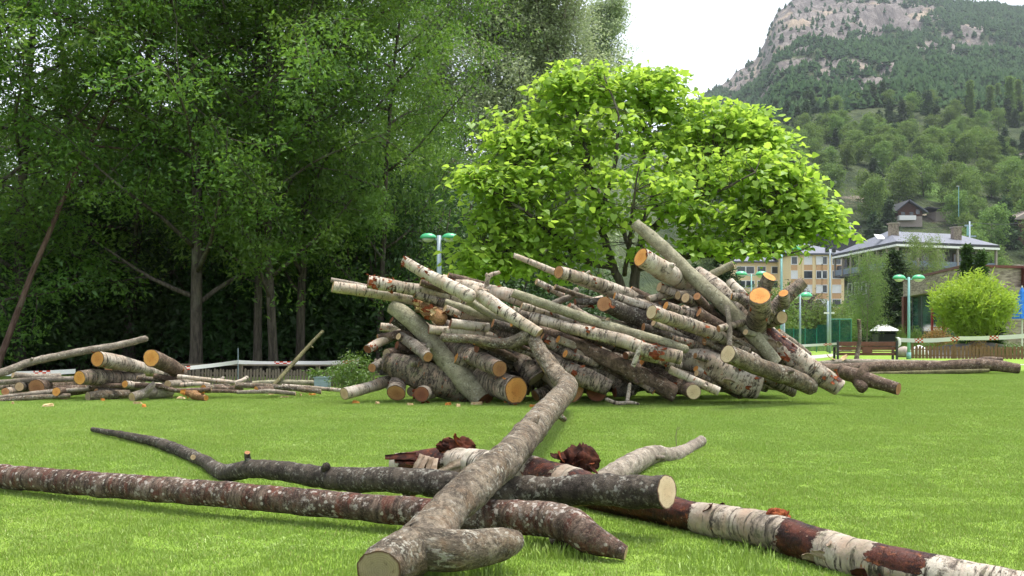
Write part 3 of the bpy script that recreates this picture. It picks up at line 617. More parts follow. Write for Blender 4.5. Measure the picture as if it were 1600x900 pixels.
# ---- the catalpa behind the big pile
def catalpa():
    D = 23.6; base = P(985, 0, D); base.z = 0; s = Skel(77); r = s.r
    def w(px, py, dd=0.0): return P(px, py, D + dd) - base
    limbs = [ # (points px, py, depth offset), start radius
     ([(985,571,0),(988,500,0),(992,430,0.05),(1000,385,0.1),(1035,340,0.1),(1075,290,0.2),(1120,240,0.1)], 0.15),
     ([(968,572,-0.1),(975,470,-0.15),(958,415,-0.2),(935,340,-0.3),(925,270,-0.3),(905,190,-0.2),(895,130,-0.2)], 0.12),
     ([(960,418,-0.2),(915,408,-0.5),(880,380,-0.7),(840,330,-0.8),(800,260,-0.9),(770,210,-0.8)], 0.085),
     ([(915,408,-0.5),(850,400,-0.9),(790,395,-1.2),(745,385,-1.3)], 0.05),
     ([(880,385,-0.7),(820,330,-1.4),(770,300,-1.7),(730,270,-1.7)], 0.05),
     ([(995,420,0.05),(1060,402,-0.3),(1130,398,-0.5),(1200,385,-0.6),(1260,360,-0.7),(1310,340,-0.7)], 0.085),
     ([(1130,398,-0.5),(1180,350,-0.9),(1230,300,-1.0),(1275,275,-1.0)], 0.045),
     ([(1035,340,0.1),(1010,270,0.2),(1000,190,0.2),(1010,110,0.1)], 0.075),
     ([(1075,290,0.2),(1130,270,0.6),(1180,230,0.9),(1190,180,0.8)], 0.06),
     ([(935,340,-0.3),(960,260,-0.9),(965,180,-1.0),(945,120,-0.8)], 0.06),
     ([(1040,338,0.1),(1090,310,-0.7),(1140,290,-1.3),(1180,270,-1.5)], 0.055),
     ([(925,270,-0.3),(870,230,0.4),(830,190,0.9),(800,190,1.0)], 0.05),
     ([(1000,385,0.1),(1010,330,1.0),(1040,260,1.7),(1060,200,2.0)], 0.07),
     ([(992,430,0.05),(970,350,1.0),(930,290,1.8),(900,230,2.2)], 0.065),
     ([(975,430,-0.2),(985,370,-1.1),(990,310,-1.9),(1000,260,-2.3)], 0.055),
     ([(1130,398,-0.5),(1190,395,-1.2),(1240,395,-1.5),(1280,380,-1.5)], 0.035)]
    lp = []
    for pts, r0 in limbs:
        W = [w(*q) for q in pts]; pp, rr = catmull(W, [r0 * (1 - 0.78 * i / (len(W) - 1)) for i in range(len(W))], 0.15)
        pp = [p + s.rdir() * 0.02 for p in pp]
        s.tube(pp, rr, 9); lp.append((pp, r0))
    lobes = [(905,128,58,38,-0.2,105),(1010,130,56,42,0.1,100),(955,200,80,45,-0.4,62),(812,215,55,42,-0.6,90),(785,280,50,36,-1.2,70),(800,375,50,34,-1.1,60),(768,325,34,26,-1.2,30),(862,265,62,48,-0.7,56),(1060,190,68,48,0.5,95),(1150,195,56,42,0.5,95),(1195,220,42,40,0.6,60),(1130,262,72,40,-0.4,74),(1215,275,60,38,-0.6,85),(1268,332,48,28,-0.8,70),(1185,335,66,30,-0.8,65),(1010,270,84,36,-1.0,32),(905,325,56,36,-0.9,34),(1095,325,54,30,-0.8,30),(960,230,130,80,1.3,40),(1080,240,100,60,1.4,34),(850,345,48,36,-1.0,40),(1235,372,36,14,-1.0,20),(872,416,40,14,-0.8,12),(1305,348,18,16,-0.8,14),(740,268,22,18,-1.4,18),(770,412,44,16,-1.3,30),(745,385,28,22,-1.4,24),(830,400,40,18,-1.0,22),(905,385,40,22,-0.9,16),(975,335,40,26,-1.2,14),(1090,372,46,20,-1.0,22),(1160,376,50,16,-0.9,24),(1010,380,26,14,-0.9,5),(1045,300,46,30,-1.3,26),(860,180,34,26,0.2,30),(1250,300,30,22,-0.9,22)]
    cs, dirs = [], []
    for cx, cy, rx, ry, dd, cnt in lobes:
        for _ in range(cnt):
            v = s.rdir(); u = 0.55 + 0.45 * r.random() if r.random() < 0.75 else r.random()
            if r.random() < 0.14: u = r.uniform(1.05, 1.4)
            px = cx + v.x * rx * u; py = cy + v.z * ry * u; p = w(px, py, dd + v.y * 0.85 * (rx / 70) * u)
            best = None; bd = 1e9                         # join it to the nearest limb below
            for pp, r0 in lp:
                for q in pp[len(pp)//3::3]:
                    e = (q - p).length + max(0, q.z - p.z) * 1.5
                    if e < bd: bd = e; best = q
            if r.random() < 0.75 and bd < 2.6:
                mid = best.lerp(p, 0.5) + s.rdir() * 0.12 * bd + Vector((0, 0, -0.08 * bd))
                s.tube([best, best.lerp(mid, 0.55), mid, mid.lerp(p, 0.5) + s.rdir()*0.03, p], [0.004 + 0.008*bd, 0.004 + 0.007*bd, 0.003 + 0.0055*bd, 0.006, 0.004], 4)
            cs.append(p)
    root = empty('catalpa_tree', base); link('trunk', mesh_np('trunk', s.V, s.F), M['trunk'], root)
    link('crown', leaves_mesh('crown', cs, 0.21, 13, 0.142, 5, 0.50, 0.30, 'heart', 1.25, 0.84), M['catalpa_leaf'], root)
    return tag(root, 'bright lime-green catalpa tree with large heart leaves behind the big pile', 'tree')
catalpa()

# ---- garden trees and shrubs in the distance at the right
def conifer(name, seed, H, R, leaf='pine_leaf', tiers=22, per=26, lsize=0.5, trunk='trunk', droop=0.35, nb=8, base=0.08):
    s = Skel(seed); r = s.r; s.tube([Vector((0,0,-0.2)), Vector((0,0,H*0.5)), Vector((0,0,H*0.97))], [H*0.018, H*0.011, 0.01], 8); cs, sg = [], []
    for t in range(tiers):
        f = t / tiers; z = H * (base + (1 - base) * f); rad = R * (1 - f) ** 0.85 * r.uniform(0.8, 1.15)
        for k in range(max(3, int(nb * (1 - f * 0.7)))):
            a = r.uniform(0, 6.28); d = Vector((math.cos(a), math.sin(a), -0.12)); e = d * rad * r.uniform(0.75, 1.1); p0 = Vector((0, 0, z))
            s.tube([p0, p0 + e * 0.6, p0 + e], [0.02, 0.012, 0.005], 3)
            for q in (0.35, 0.62, 0.9): cs.append(p0 + e * q); sg.append(0.10 * R * (1.2 - 0.5 * f))
    root = empty(name, (0, 0, 0)); link('trunk', mesh_np('trunk', s.V, s.F), M[trunk], root)
    link('crown', leaves_mesh('crown', cs, sg, per, lsize, seed, droop, 0.6, 'tuft', 0.6, 0.30), M[leaf], root); return root
def ground_at(px, d): return (px - 800) / F * d
sp = conifer('spruce_tree', 61, 8.6, 2.2, per=24, lsize=0.30)
place(sp, used, 1397, 84, 0.3, (1.35, 1.35, 0.92), 'dark spruce between the weeping birch and the stone pavilion', 'garden trees at the right', z=0)
place(sp, used, 1128, 58, 2.0, (0.95, 0.95, 0.72), 'dark spruce behind the crest of the big pile, left of the yellow building', 'garden trees at the right')
place(sp, used, 1085, 62, 3.0, (0.9, 0.9, 0.62), 'spruce half hidden behind the catalpa trunk and the pile', 'garden trees at the right')
wb = broad_tree('weeping_birch', 62, 8.6, 0.10, 0.18, 2.1, nb=30, per=30, lsize=0.14, leaf='birch_leaf', trunk='trunk_pale', sig=0.26, droop=1.1, sub=6, up=0.5)
place(wb, used, 1354, 72, 0.7, (0.56, 0.56, 0.84), 'slender weeping birch with light foliage behind the bench', 'garden trees at the right')
place(wb, used, 1449, 118, 2.7, (1.0, 1.0, 1.50), 'pale birch standing in front of the slate-roofed house', 'garden trees at the right')
place(wb, used, 1374, 96, 4.4, (0.45, 0.45, 0.85), 'thin young birch left of the spruce', 'garden trees at the right')
def column_tree(name, seed, H, R):
    s = Skel(seed); r = s.r; s.tube([Vector((0,0,-0.1)), Vector((0,0,H*0.9))], [0.06, 0.01], 6); cs = []
    for k in range(240):
        z = r.random(); rr = R * math.sin(math.pi * (0.12 + 0.86 * z)) ** 0.7 * (1 - 0.35*z); a = r.uniform(0, 6.28); u = r.random() ** 0.4
        cs.append(Vector((math.cos(a)*rr*u, math.sin(a)*rr*u, 0.05*H + z*H*0.93)))
    root = empty(name, (0, 0, 0)); link('trunk', mesh_np('trunk', s.V, s.F), M['trunk'], root)
    link('crown', leaves_mesh('crown', cs, 0.065, 34, 0.16, seed, -0.6, 1.2, 'tuft', 0.0, 0.45), M['thuja_leaf'], root); return root
th = column_tree('thuja_tree', 63, 6.6, 0.36)
place(th, used, 1511, 59, 0, (1.15, 1.15, 0.92), 'taller of the two pointed thujas above the lime-green willow', 'pointed thujas')
place(th, used, 1533, 58.5, 2, (1.1, 1.1, 0.86), 'shorter of the two pointed thujas above the lime-green willow', 'pointed thujas')
place(th, used, 1548, 53.5, 3, (1.5, 1.5, 0.42), 'squat dark green conifer beneath the lime-green willow', 'pointed thujas')
def willow():
    s = Skel(64); r = s.r; base = Vector((ground_at(1520, 52.5), 52.5, 0)); cs = []
    s.tube([Vector((0,0,-0.1)), Vector((0.02,0,0.9)), Vector((0.08,0,1.5))], [0.16, 0.13, 0.10], 9)
    for k in range(14):
        a = r.uniform(0, 6.28); e = Vector((math.cos(a)*1.5*r.uniform(0.5,1), math.sin(a)*1.5*r.uniform(0.5,1), 2.6 + r.uniform(-0.5, 0.7)))
        s.tube([Vector((0.05,0,1.2)), Vector((e.x*0.45, e.y*0.45, 1.9)), e], [0.07, 0.04, 0.012], 6)
    for k in range(520):
        d = s.rdir(); u = r.random() ** 0.35; k2 = 1 + 0.42 * mnoise.noise(d * 1.9 + Vector((4, 1, 2))) + 0.15 * mnoise.noise(d * 5)
        cs.append(Vector((d.x*1.75*u*k2, d.y*1.6*u*k2, 2.35 + d.z*1.4*u*k2)))
    root = empty('willow_tree', base); link('trunk', mesh_np('trunk', s.V, s.F), M['trunk'], root)
    link('crown', leaves_mesh('crown', cs, 0.15, 44, 0.19, 64, -0.8, 1.4, 'tuft', 0.1, 0.26), M['willow_leaf'], root)
    tag(root, 'rounded lime-green willow behind the right picket fence', 'tree')
willow()
pb = bush('purple_shrub', 65, 2.2, 6.0, 130, 40, 0.28, 'purple_leaf', 0.4)
place(pb, used, 1243, 112, 0.2, (1.35, 1.2, 1.1), 'purple-leaved tree behind the thin poles, below the yellow building', 'garden shrubs at the right', 'tree')
place(pb, used, 1265, 118, 2.2, (1.2, 1.1, 0.9), 'purple-leaved tree right of the other purple one, below the yellow building', 'garden shrubs at the right', 'tree')
gb = bush('green_shrub', 66, 2.0, 4.4, 130, 40, 0.26, 'hill_leaf', 0.4)
for px, d, sc, lb in [(1280,100,(1.1,1.1,1.15),'green bushy tree left of the floodlight mast'),(1300,104,(1.0,1.0,1.0),'green bushy tree behind the floodlight mast'),(1325,108,(1.2,1.1,1.2),'dark green tree right of the floodlight mast'),(1190,90,(1.3,1.2,1.3),'light green tree behind the forked stump'),(1165,86,(1.0,1.0,1.2),'green tree behind the crest of the pile near the street lamps'),(1215,96,(1.2,1.2,1.4),'green tree between the street lamps, in front of the yellow building'),(1585,66,(1.3,1.2,0.6),'leafy hedge at the right edge under the blue parasol'),(1360,90,(1.0,1.0,0.8),'green bush under the weeping birch')]:
    place(gb, used, px, d, rnd.uniform(0, 6), sc, lb, 'garden shrubs at the right', 'shrub')
sb = bush('low_shrub', 67, 0.75, 0.9, 90, 36, 0.08, 'shrub_leaf', 0.12)
place(sb, used, 549, 22.6, 0.4, (0.62, 0.55, 0.9), 'round green shrub at the low fence, left end of the big pile', 'low shrubs', 'shrub', z=0.05)
ab = bush('amber_shrub', 68, 0.8, 1.1, 90, 36, 0.09, 'amber_leaf', 0.13)
place(ab, used, 1466, 56, 0.4, (1.1, 1.0, 1.7), 'amber and red leaved shrub left of the willow', 'low shrubs', 'shrub')
place(ab, used, 1528, 51, 1.4, (0.6, 0.6, 0.9), 'small amber shrub at the willow trunk', 'low shrubs', 'shrub')
for px, d, sc, lb in [(1448,55,(1.1,1,1.0),'low green shrub left of the amber shrub'),(1483,54,(1.0,1,0.9),'low green shrub right of the amber shrub'),(1430,57,(0.7,0.7,1.9),'upright green shrub beside the right street lamp'),(1572,51,(1.3,1,0.9),'low green shrub behind the right picket fence'),(1409,60,(0.45,0.45,2.0),'slim shrub at the brown pavilion post')]:
    place(sb, used, px, d, rnd.uniform(0, 6), sc, lb, 'low shrubs', 'shrub')

# ---- trees on the hillside
HB = [broad_tree('hillside_tree', 80 + k, 11, 0.20, 0.14, 2.9, nb=16, per=26, lsize=0.62, leaf='hill_leaf', sig=0.62, sub=4, twigs=2, up=0.4) for k in range(3)]
HP = [conifer('hillside_pine', 85 + k, 11, 3.2, per=9, lsize=1.2, tiers=13, nb=8) for k in range(2)]
HL = broad_tree('lombardy_poplar', 88, 24, 0.25, 0.06, 2.4, nb=34, per=18, lsize=0.8, leaf='hill_leaf', sig=0.6, sub=4, twigs=2, tall=True)
def hill_z(px, d): return hill_point(px, d)[2]
hr = random.Random(5); spots = []
def ok_spot(px, y, d):
    if abs(px - 1440) < 48 and d < 345: return False
    if abs(px - 1315) < 34 and d < 285: return False
    if px < 1620 and d < 300 and hr.random() < 0.35: return False
    if ((px - 1472) / 40) ** 2 + ((y - 296) / 16) ** 2 < 1: return False
    return True
while len(spots) < 330:
    px = hr.uniform(1090, 1680); d = 245 * (650 / 245) ** (hr.random() ** 0.8); y = float(ref_y(px, d))
    if not ok_spot(px, y, d): continue
    x = ground_at(px, d)
    if any((x - a) ** 2 + (d - b) ** 2 < 5.2 ** 2 for a, b in spots): continue
    spots.append((x, d)); z = hill_z(px, d) - 0.5; sc = hr.uniform(0.75, 1.25)
    pine = hr.random() < (0.12 + 0.5 * max(0, mnoise.noise(Vector((x / 60, d / 60, 1)))) + (0.35 if d > 520 else 0))
    pr = hr.choice(HP) if pine else hr.choice(HB)
    place(pr, used, px, d, hr.uniform(0, 6.28), (sc, sc, sc * hr.uniform(0.9, 1.2)), 'dark pine on the wooded hillside above the houses' if pine else 'light green broadleaf tree on the wooded hillside above the houses', 'pines on the hillside' if pine else 'broadleaf trees on the hillside', z=z)
for px, d, sc in [(1517,560,0.95),(1546,575,1.0),(1578,570,1.25),(1590,590,1.1),(1560,640,0.8)]:
    place(HL, used, px, d, px, sc, 'tall slender poplar rising above the hillside trees at the right', 'slender poplars on the hillside', z=hill_z(px, d) - 0.5)
# pines on the mountain: too many and too far to tell apart
def mountain_forest():
    g = random.Random(9); V, Fc, lv, cl = [], [], [], []; n = 0; tries = 0
    while n < 15000 and tries < 90000:
        tries += 1; px = g.uniform(1060, 1690); d = 600 + 1000 * g.random() ** 0.85; x, _, z, y = hill_point(px, d)
        rk = rockness(px, y, x, d)
        if rk > 0.08 + g.gauss(0, 0.16) and g.random() > 0.05: continue
        h = g.uniform(4.0, 9.5); R = h * g.uniform(0.28, 0.52); c1 = g.random(); m = 6
        for (zb, zt, rr) in ((0.05, 0.55, 1.0), (0.32, 0.80, 0.78), (0.58, 1.0, 0.5)):
            b = len(V); a0 = g.uniform(0, 6.28); ox, oy = g.gauss(0, 0.12*R), g.gauss(0, 0.12*R)
            for k in range(m):
                a = a0 + 2*math.pi*k/m; q = R * rr * g.uniform(0.65, 1.25); V.append((x + ox + math.cos(a)*q, d + oy + math.sin(a)*q, z + h*(zb + g.uniform(-0.06, 0.06))))
            V.append((x + ox + g.gauss(0, 0.1*R), d + oy, z + h*zt*g.uniform(0.95, 1.05)))
            Fc += [(b + k, b + (k+1) % m, b + m) for k in range(m)]; lv += [g.random()]*(m+1); cl += [c1]*(m+1)
        n += 1
    o = link('mountain_pines', mesh_np('mountain_pines', V, np.array(Fc), {'lv': lv, 'cl': cl}, smooth=False), M['far_pine'])
    tag(o, 'distant dark pine forest covering the rocky mountain', 'forest', kind='stuff')
mountain_forest()
# ---------------------------------------------------------------- logs
def log_mesh(W, R, bark, c0, c1, name, origin, parent, n=18, wob=0.05, peel=(), tilt=0.16, step=None, fine=0.0):
    """one tapered, uneven stem through the points W with radii R; each sawn end is a child of its own"""
    mr = sum(R) / len(R)
    pp, rr = catmull(W, R, step or max(0.012, mr * 0.5))
    fr = frames(pp); so = Vector((rnd.uniform(-40, 40), rnd.uniform(-40, 40), rnd.uniform(-40, 40)))
    L = 0.0; S = [0.0]
    for i in range(1, len(pp)): L += (pp[i] - pp[i-1]).length; S.append(L)
    V, Fc, LC, PL = [], [], [], []
    tl = [(rnd.uniform(-tilt, tilt), rnd.uniform(-tilt, tilt)) for _ in range(2)]
    cosn = [(math.cos(2*math.pi*k/n), math.sin(2*math.pi*k/n)) for k in range(n)]
    def pv(f, th):
        val = 0.0
        for b in peel:
            if b[0] <= f <= b[1]:
                e = min(f - b[0], b[1] - f) / max(1e-4, min(0.03, (b[1] - b[0]) * 0.3))
                w = 1.0
                if len(b) > 2:
                    dth = abs((th - b[2] + math.pi) % (2*math.pi) - math.pi); w = max(0.0, min(1.0, (b[3] - dth) / 0.25 + 0.5))
                val = max(val, min(1.0, e) * w)
        return val
    ring_n = len(pp)
    for i in range(ring_n):
        t, a, b = fr[i]; r = rr[i]
        for k in range(n):
            c, s = cosn[k]; q = Vector((c * r, s * r, S[i]))
            dsp = 1 + wob * mnoise.noise(q * (0.5 / mr) + so) + 0.5 * wob * mnoise.noise(q * (1.9 / mr) + so) + 0.2 * wob * mnoise.noise(q * (6 / mr) + so) + (fine * (abs(mnoise.noise(Vector((c*r*34, s*r*34, S[i]*13)) + so)) - 0.2 + 0.5 * mnoise.noise(q * 90 + so)) if fine else 0.0)
            f = S[i] / L; pl = pv(f, 2*math.pi*k/n)
            dsp -= 0.05 * min(1.0, pl)
            p = pp[i] + a * (c * r * dsp) + b * (s * r * dsp)
            if i == 0 and c0: p = p + t * (r * (tl[0][0] * c + tl[0][1] * s))
            if i == ring_n - 1 and c1: p = p + t * (r * (tl[1][0] * c + tl[1][1] * s))
            V.append(p); LC.append(q + so); PL.append(pl)
    for i in range(ring_n - 1):
        for k in range(n):
            Fc.append((i*n + k, i*n + (k+1) % n, (i+1)*n + (k+1) % n, (i+1)*n + k))
    def dome(i, sgn):
        t, a, b = fr[i]; r = rr[i]; base = [i*n + k for k in range(n)]
        for f, off in ((0.82, 0.30), (0.5, 0.55), (0.16, 0.66)):
            st = len(V)
            for k in range(n):
                c, s = cosn[k]; u = f * (1 + 0.2 * mnoise.noise(Vector((c*3, s*3, f*5)) + so))
                V.append(pp[i] + t * (sgn * r * off * (1 + 0.4 * mnoise.noise(Vector((c*2, s*2, 1)) + so))) + a * (c*r*u) + b * (s*r*u))
                LC.append(Vector((c*r*f, s*r*f, S[i] + sgn*r*off)) + so); PL.append(0.0)
            new = [st + k for k in range(n)]
            for k in range(n): Fc.append((base[k], base[(k+1) % n], new[(k+1) % n], new[k]))
            base = new
        Fc.append(tuple(base))
    if not c0: dome(0, -1)
    if not c1: dome(ring_n - 1, 1)
    me = mesh_np(name, [v - origin for v in V], Fc, {'lc': [tuple(x) for x in LC], 'peel': PL})
    o = link(name, me, M[bark], parent)
    if parent is None: o.location = origin
    for i, cm in ((0, c0), (ring_n - 1, c1)):
        if not cm: continue
        t = fr[i][0] * (-1 if i == 0 else 1)
        edge = [V[i*n + k] for k in range(n)]; cen = sum(edge, Vector()) / n
        vv, ec, ff = [], [], []; sd = rnd.uniform(0, 50); fs = (1.0, 0.82, 0.55, 0.25)
        for f in fs:
            for k in range(n):
                c, s = cosn[k]; nz = mnoise.noise(Vector((c*f*3, s*f*3, sd)))
                lift = 0.0 if f == 1.0 else rr[i] * (0.012 + 0.03 * nz)
                vv.append(cen.lerp(edge[k], f) + t * lift - origin); ec.append((c*f + sd, s*f + sd, sd) if False else (c*f, s*f, sd))
        for j in range(len(fs) - 1):
            for k in range(n): ff.append((j*n + k, j*n + (k+1) % n, (j+1)*n + (k+1) % n, (j+1)*n + k))
        ff.append(tuple((len(fs)-1)*n + k for k in range(n)))
        ce = link('cut_end', mesh_np('cut_end', vv, ff, {'ec': ec}), M[cm], o)
    o['_n'] = 0; del o['_n']
    return o, pp, rr, fr
def flap(parent, origin, pos, nrm, along, length, width, curl, mat, name='bark_flap'):
    """a curled strip of loose bark with thickness, hinged at pos"""
    nrm = nrm.normalized(); along = (along - nrm * along.dot(nrm)).normalized(); side = nrm.cross(along)
    nu, nv = 6, 3; V = []; ang = rnd.uniform(0.08, 0.35); p = Vector(pos); d = along.copy()
    rows = []
    for i in range(nu + 1):
        f = i / nu; w = width * (1 - 0.45 * f * f) * (0.85 + 0.3 * rnd.random()); rows.append((p.copy(), w, d.copy()))
        a = ang + curl * f; d = along * math.cos(a) + nrm * math.sin(a); p = p + d * (length / nu)
    th = max(0.004, width * 0.06)
    for sgn in (0, 1):
        for p, w, d in rows:
            up = side.cross(d) * -1
            for j in range(nv):
                g = j / (nv - 1) - 0.5
                V.append(p + side * (w * g + 0.06 * width * rnd.uniform(-1, 1)) + up * (sgn * th + (0.5 - abs(g)) * w * -0.25) - origin)
    Fc = []; m = (nu + 1) * nv
    for sgn in (0, 1):
        for i in range(nu):
            for j in range(nv - 1):
                q = (i*nv + j, i*nv + j + 1, (i+1)*nv + j + 1, (i+1)*nv + j); q = tuple(x + sgn*m for x in q); Fc.append(q if sgn else q[::-1])
    for i in range(nu):
        for j in (0, nv - 1): Fc.append((i*nv + j, (i+1)*nv + j, (i+1)*nv + j + m, i*nv + j + m))
    for i in (0, nu):
        for j in range(nv - 1): Fc.append((i*nv + j, i*nv + j + 1, i*nv + j + 1 + m, i*nv + j + m))
    return link(name, mesh_np(name, V, Fc, smooth=True), M[mat], parent)
PILE = 'logs of the big pile'; LEFT = 'logs of the small pile by the wood'; FORE = 'logs lying on the near lawn'; FARL = 'trunks lying by the bench'
def log(label, pts, bark='birch', c0=None, c1=None, name='birch_log', group=PILE, flakes=(), stubs=(), limbs=(), rs=None, **kw):
    W = [P(x, y, d) for x, y, d, r in pts]; R = [r * d / F for x, y, d, r in pts]
    jr = random.Random(label); W = [w + (Vector((jr.gauss(0,1), jr.gauss(0,1)*0.3, jr.gauss(0,1))) * R[i] * 0.13 if 0 < i < len(W)-1 else Vector()) for i, w in enumerate(W)]; R = [r * jr.uniform(0.93, 1.07) for r in R]
    if group == PILE and not stubs and R[0] > 0.06: stubs = [(jr.uniform(0.12, 0.9), jr.uniform(0, 6.28), jr.uniform(0.08, 0.3), jr.uniform(0.18, 0.34), jr.choice((None, 'cut_brown', 'cut_dark'))) for _ in range(jr.choice((0, 1, 1, 2)))]
    if rs is None: rs = 0.78 if group == PILE else (0.95 if group == LEFT else 1.0)
    R = [r * rs for r in R]; origin = (W[0] + W[-1]) / 2
    kw.setdefault('wob', 0.10)
    o, pp, rr, fr = log_mesh(W, R, bark, c0, c1, name, origin, None, **kw)
    tag(o, label, 'log', group)
    for f, th, ln, rel, cm in stubs:                    # fraction along, angle, length in radii, thickness, cut
        i = min(len(pp) - 1, int(f * (len(pp) - 1))); t, a, b = fr[i]; dr = a * math.cos(th) + b * math.sin(th)
        r = rr[i]; p0 = pp[i] + dr * r * 0.5; p1 = pp[i] + dr * r * (1 + ln * 0.5) + t * r * 0.2; p2 = pp[i] + dr * r * (1 + ln) + t * r * 0.5
        log_mesh([p0, p1, p2], [r*rel*1.25, r*rel, r*rel*0.92], bark, cm, cm, 'branch_stub', origin, o, n=10)
    for lp, lc0, lc1 in limbs:                          # further limbs of a fork, given like the log itself
        log_mesh([P(x, y, d) for x, y, d, r in lp], [r * d / F * rs for x, y, d, r in lp], bark, lc0, lc1, 'limb', origin, o, n=14)
    for spec in flakes:                                 # (f0, f1, count, material, length px)
        f0, f1, cnt, fm, lpx = spec[:5]
        for _ in range(cnt):
            f = rnd.uniform(f0, f1); i = min(len(pp) - 1, int(f * (len(pp) - 1))); t, a, b = fr[i]
            th = rnd.uniform(0, 2*math.pi)
            dr = a * math.cos(th) + b * math.sin(th)
            if dr.y > 0.5: dr = -dr
            ln = lpx * pp[i].y / F * rnd.uniform(0.35, 0.95)
            flap(o, origin, pp[i] + dr * rr[i] * 0.98, dr, t * rnd.choice((-1, 1)) + b * rnd.uniform(-1, 1), ln, ln * rnd.uniform(0.45, 0.9), rnd.uniform(0.0, 1.0), fm, 'bark_flake')
    return o

RED = 'flake_red'; PI = math.pi
# --- near lawn
log('long forked grey-tan log running from the bottom edge to the big pile',
    [(592,892,4.72,36),(612,876,4.85,39),(645,848,5.1,43),(700,800,5.5,34),(760,745,6.16,28.5),(800,708,7.0,25),(850,650,10.6,19),(885,607,15.4,16),(874,588,16.6,14.5),(854,563,17.0,12.5),(839,538,17.2,11),(828,516,17.4,10)],
    'tan', 'cut_grey', None, 'forked_log', FORE, n=48, wob=0.12, step=0.022, fine=0.05, tilt=0.3, peel=[(0.905,0.975,PI*1.2,0.7)],
    limbs=[([(648,852,5.06,36),(695,860,5.0,35),(745,857,5.12,30),(785,850,5.22,26),(806,846,5.30,17)], None, 'cut_brown'),
           ([(828,524,17.3,12),(790,537,17.35,9),(740,530,17.4,7),(692,527,17.45,7)], None, None)],
    stubs=[(0.55,2.4,0.5,0.25,None),(0.30,0.5,0.35,0.3,None)])
log('long reddish-barked log crossing the near lawn from the left edge to a bent foot',
    [(-60,732,8.25,16),(0,740,8.0,17.5),(300,772,7.0,20),(560,794,6.45,22),(700,803,6.2,24),(840,810,5.9,26),(890,820,5.74,26.5),(930,842,5.6,23),(978,864,5.52,12)],
    'cherry', 'cut_pale', 'cut_pale', 'reddish_log', FORE, n=40, wob=0.09, step=0.022, fine=0.035,
    limbs=[([(872,832,5.85,20),(900,850,5.85,19),(932,864,5.75,13)], None, None)])
log('dark knobbly log with a wavy thin tip, lying under the forked log, pale sawn end',
    [(145,671,12.6,4),(200,682,11.6,6),(240,689,11.0,7.5),(268,699,10.5,9),(318,722,9.4,10),(350,739,8.6,13),(410,733,8.0,14),(520,745,7.4,17),(640,753,7.0,20),(800,764,6.72,23.5),(930,768,6.35,25),(1042,769,6.05,26)],
    'dark', None, 'cut_cream', 'crooked_log', FORE, n=44, wob=0.13, step=0.022, fine=0.045, tilt=0.12, peel=[(0.885,0.955,PI*1.15,0.75),(0.972,0.992,PI*1.1,0.4)],
    stubs=[(0.60,0.3,0.9,0.35,'cut_brown'),(0.42,1.2,0.4,0.5,'cut_pale'),(0.715,0.6,0.35,0.4,None),(0.79,3.4,0.3,0.4,'cut_brown')])
f3 = log('thick birch log with maroon peeled bands and white bark bands, running off to bottom right',
    [(622,725,9.3,17),(700,722,8.9,24),(830,742,7.9,26),(940,770,7.1,27),(1080,804,6.35,26),(1170,826,5.95,29),(1270,852,5.55,31),(1340,872,5.25,32.5),(1450,898,4.95,33),(1640,936,4.6,34)],
    'birch', 'cut_dark', 'cut_pale', 'birch_log', FORE, n=44, wob=0.07, step=0.022, fine=0.02,
    peel=[(0.0,0.135),(0.315,0.40,0.0,1.6),(0.405,0.65),(0.69,0.71,5.9,0.5),(0.748,0.818),(0.855,0.925,5.6,2.2)],
    flakes=[(0.63,0.66,3,'flake_maroon',26),(0.755,0.765,2,'flake_maroon',22),(0.81,0.83,3,'flake_pale',30),(0.86,0.92,4,'flake_maroon',36)])
log('crooked grey branch rising to the right behind the pale sawn end',
    [(925,764,8.0,18),(985,724,8.9,17),(1018,709,9.7,15),(1050,715,10.0,13),(1075,703,10.6,10),(1096,689,11.2,8)],
    'grey', None, 'cut_grey', 'crooked_branch', FORE, n=36, wob=0.11, step=0.022, fine=0.04, stubs=[(0.45,1.6,0.7,0.25,'cut_pale')])
def bark_piece(label, px, py, d, w, h, mat, name='bark_chunk', strips=5):
    """a lump of torn bark: a ragged core with crumpled plates curling off it"""
    p = P(px, py, d); s = d / F; V = []; Fc = []; nn = 26; mm = 22
    for i in range(mm + 1):
        f = i / mm; r = h * s * 0.46 * max(0.02, math.sin(math.pi * f)) ** 0.5
        for k in range(nn):
            a = 2*math.pi*k/nn; q = Vector((f*3.2, math.cos(a)*1.1, math.sin(a)*1.1)) + p * 3
            rr = r * (1 + 0.75 * mnoise.noise(q * 1.3) + 0.45 * abs(mnoise.noise(q * 3.1)) + 0.25 * mnoise.noise(q * 7))
            V.append(((f - 0.5) * w * s * (1 + 0.25 * mnoise.noise(q * 2)), math.cos(a) * rr * 0.75, math.sin(a) * rr))
    for i in range(mm):
        for k in range(nn): Fc.append((i*nn + k, i*nn + (k+1) % nn, (i+1)*nn + (k+1) % nn, (i+1)*nn + k))
    Fc.append(tuple(range(nn))); Fc.append(tuple(mm*nn + k for k in range(nn)))
    o = link(name, mesh_np(name, V, Fc, smooth=True), M[mat], None, p)
    tag(o, label, 'bark', 'torn bark on the near logs')
    for k in range(strips):
        x = rnd.uniform(-0.4, 0.4) * w * s; nr_ = Vector((rnd.uniform(-.6, .6), rnd.uniform(-1, -0.2), rnd.uniform(0.2, 1)))
        flap(o, p, p + Vector((x, -h*s*0.22, h*s*rnd.uniform(-0.2, 0.3))), nr_, Vector((rnd.choice((-1, 1)), rnd.uniform(-.5, .5), rnd.uniform(-.6, .8))), w*s*rnd.uniform(0.22, 0.45), h*s*rnd.uniform(0.25, 0.5), rnd.uniform(-0.8, 1.2), mat if k % 5 else 'flake_red', 'bark_flap')
    return o
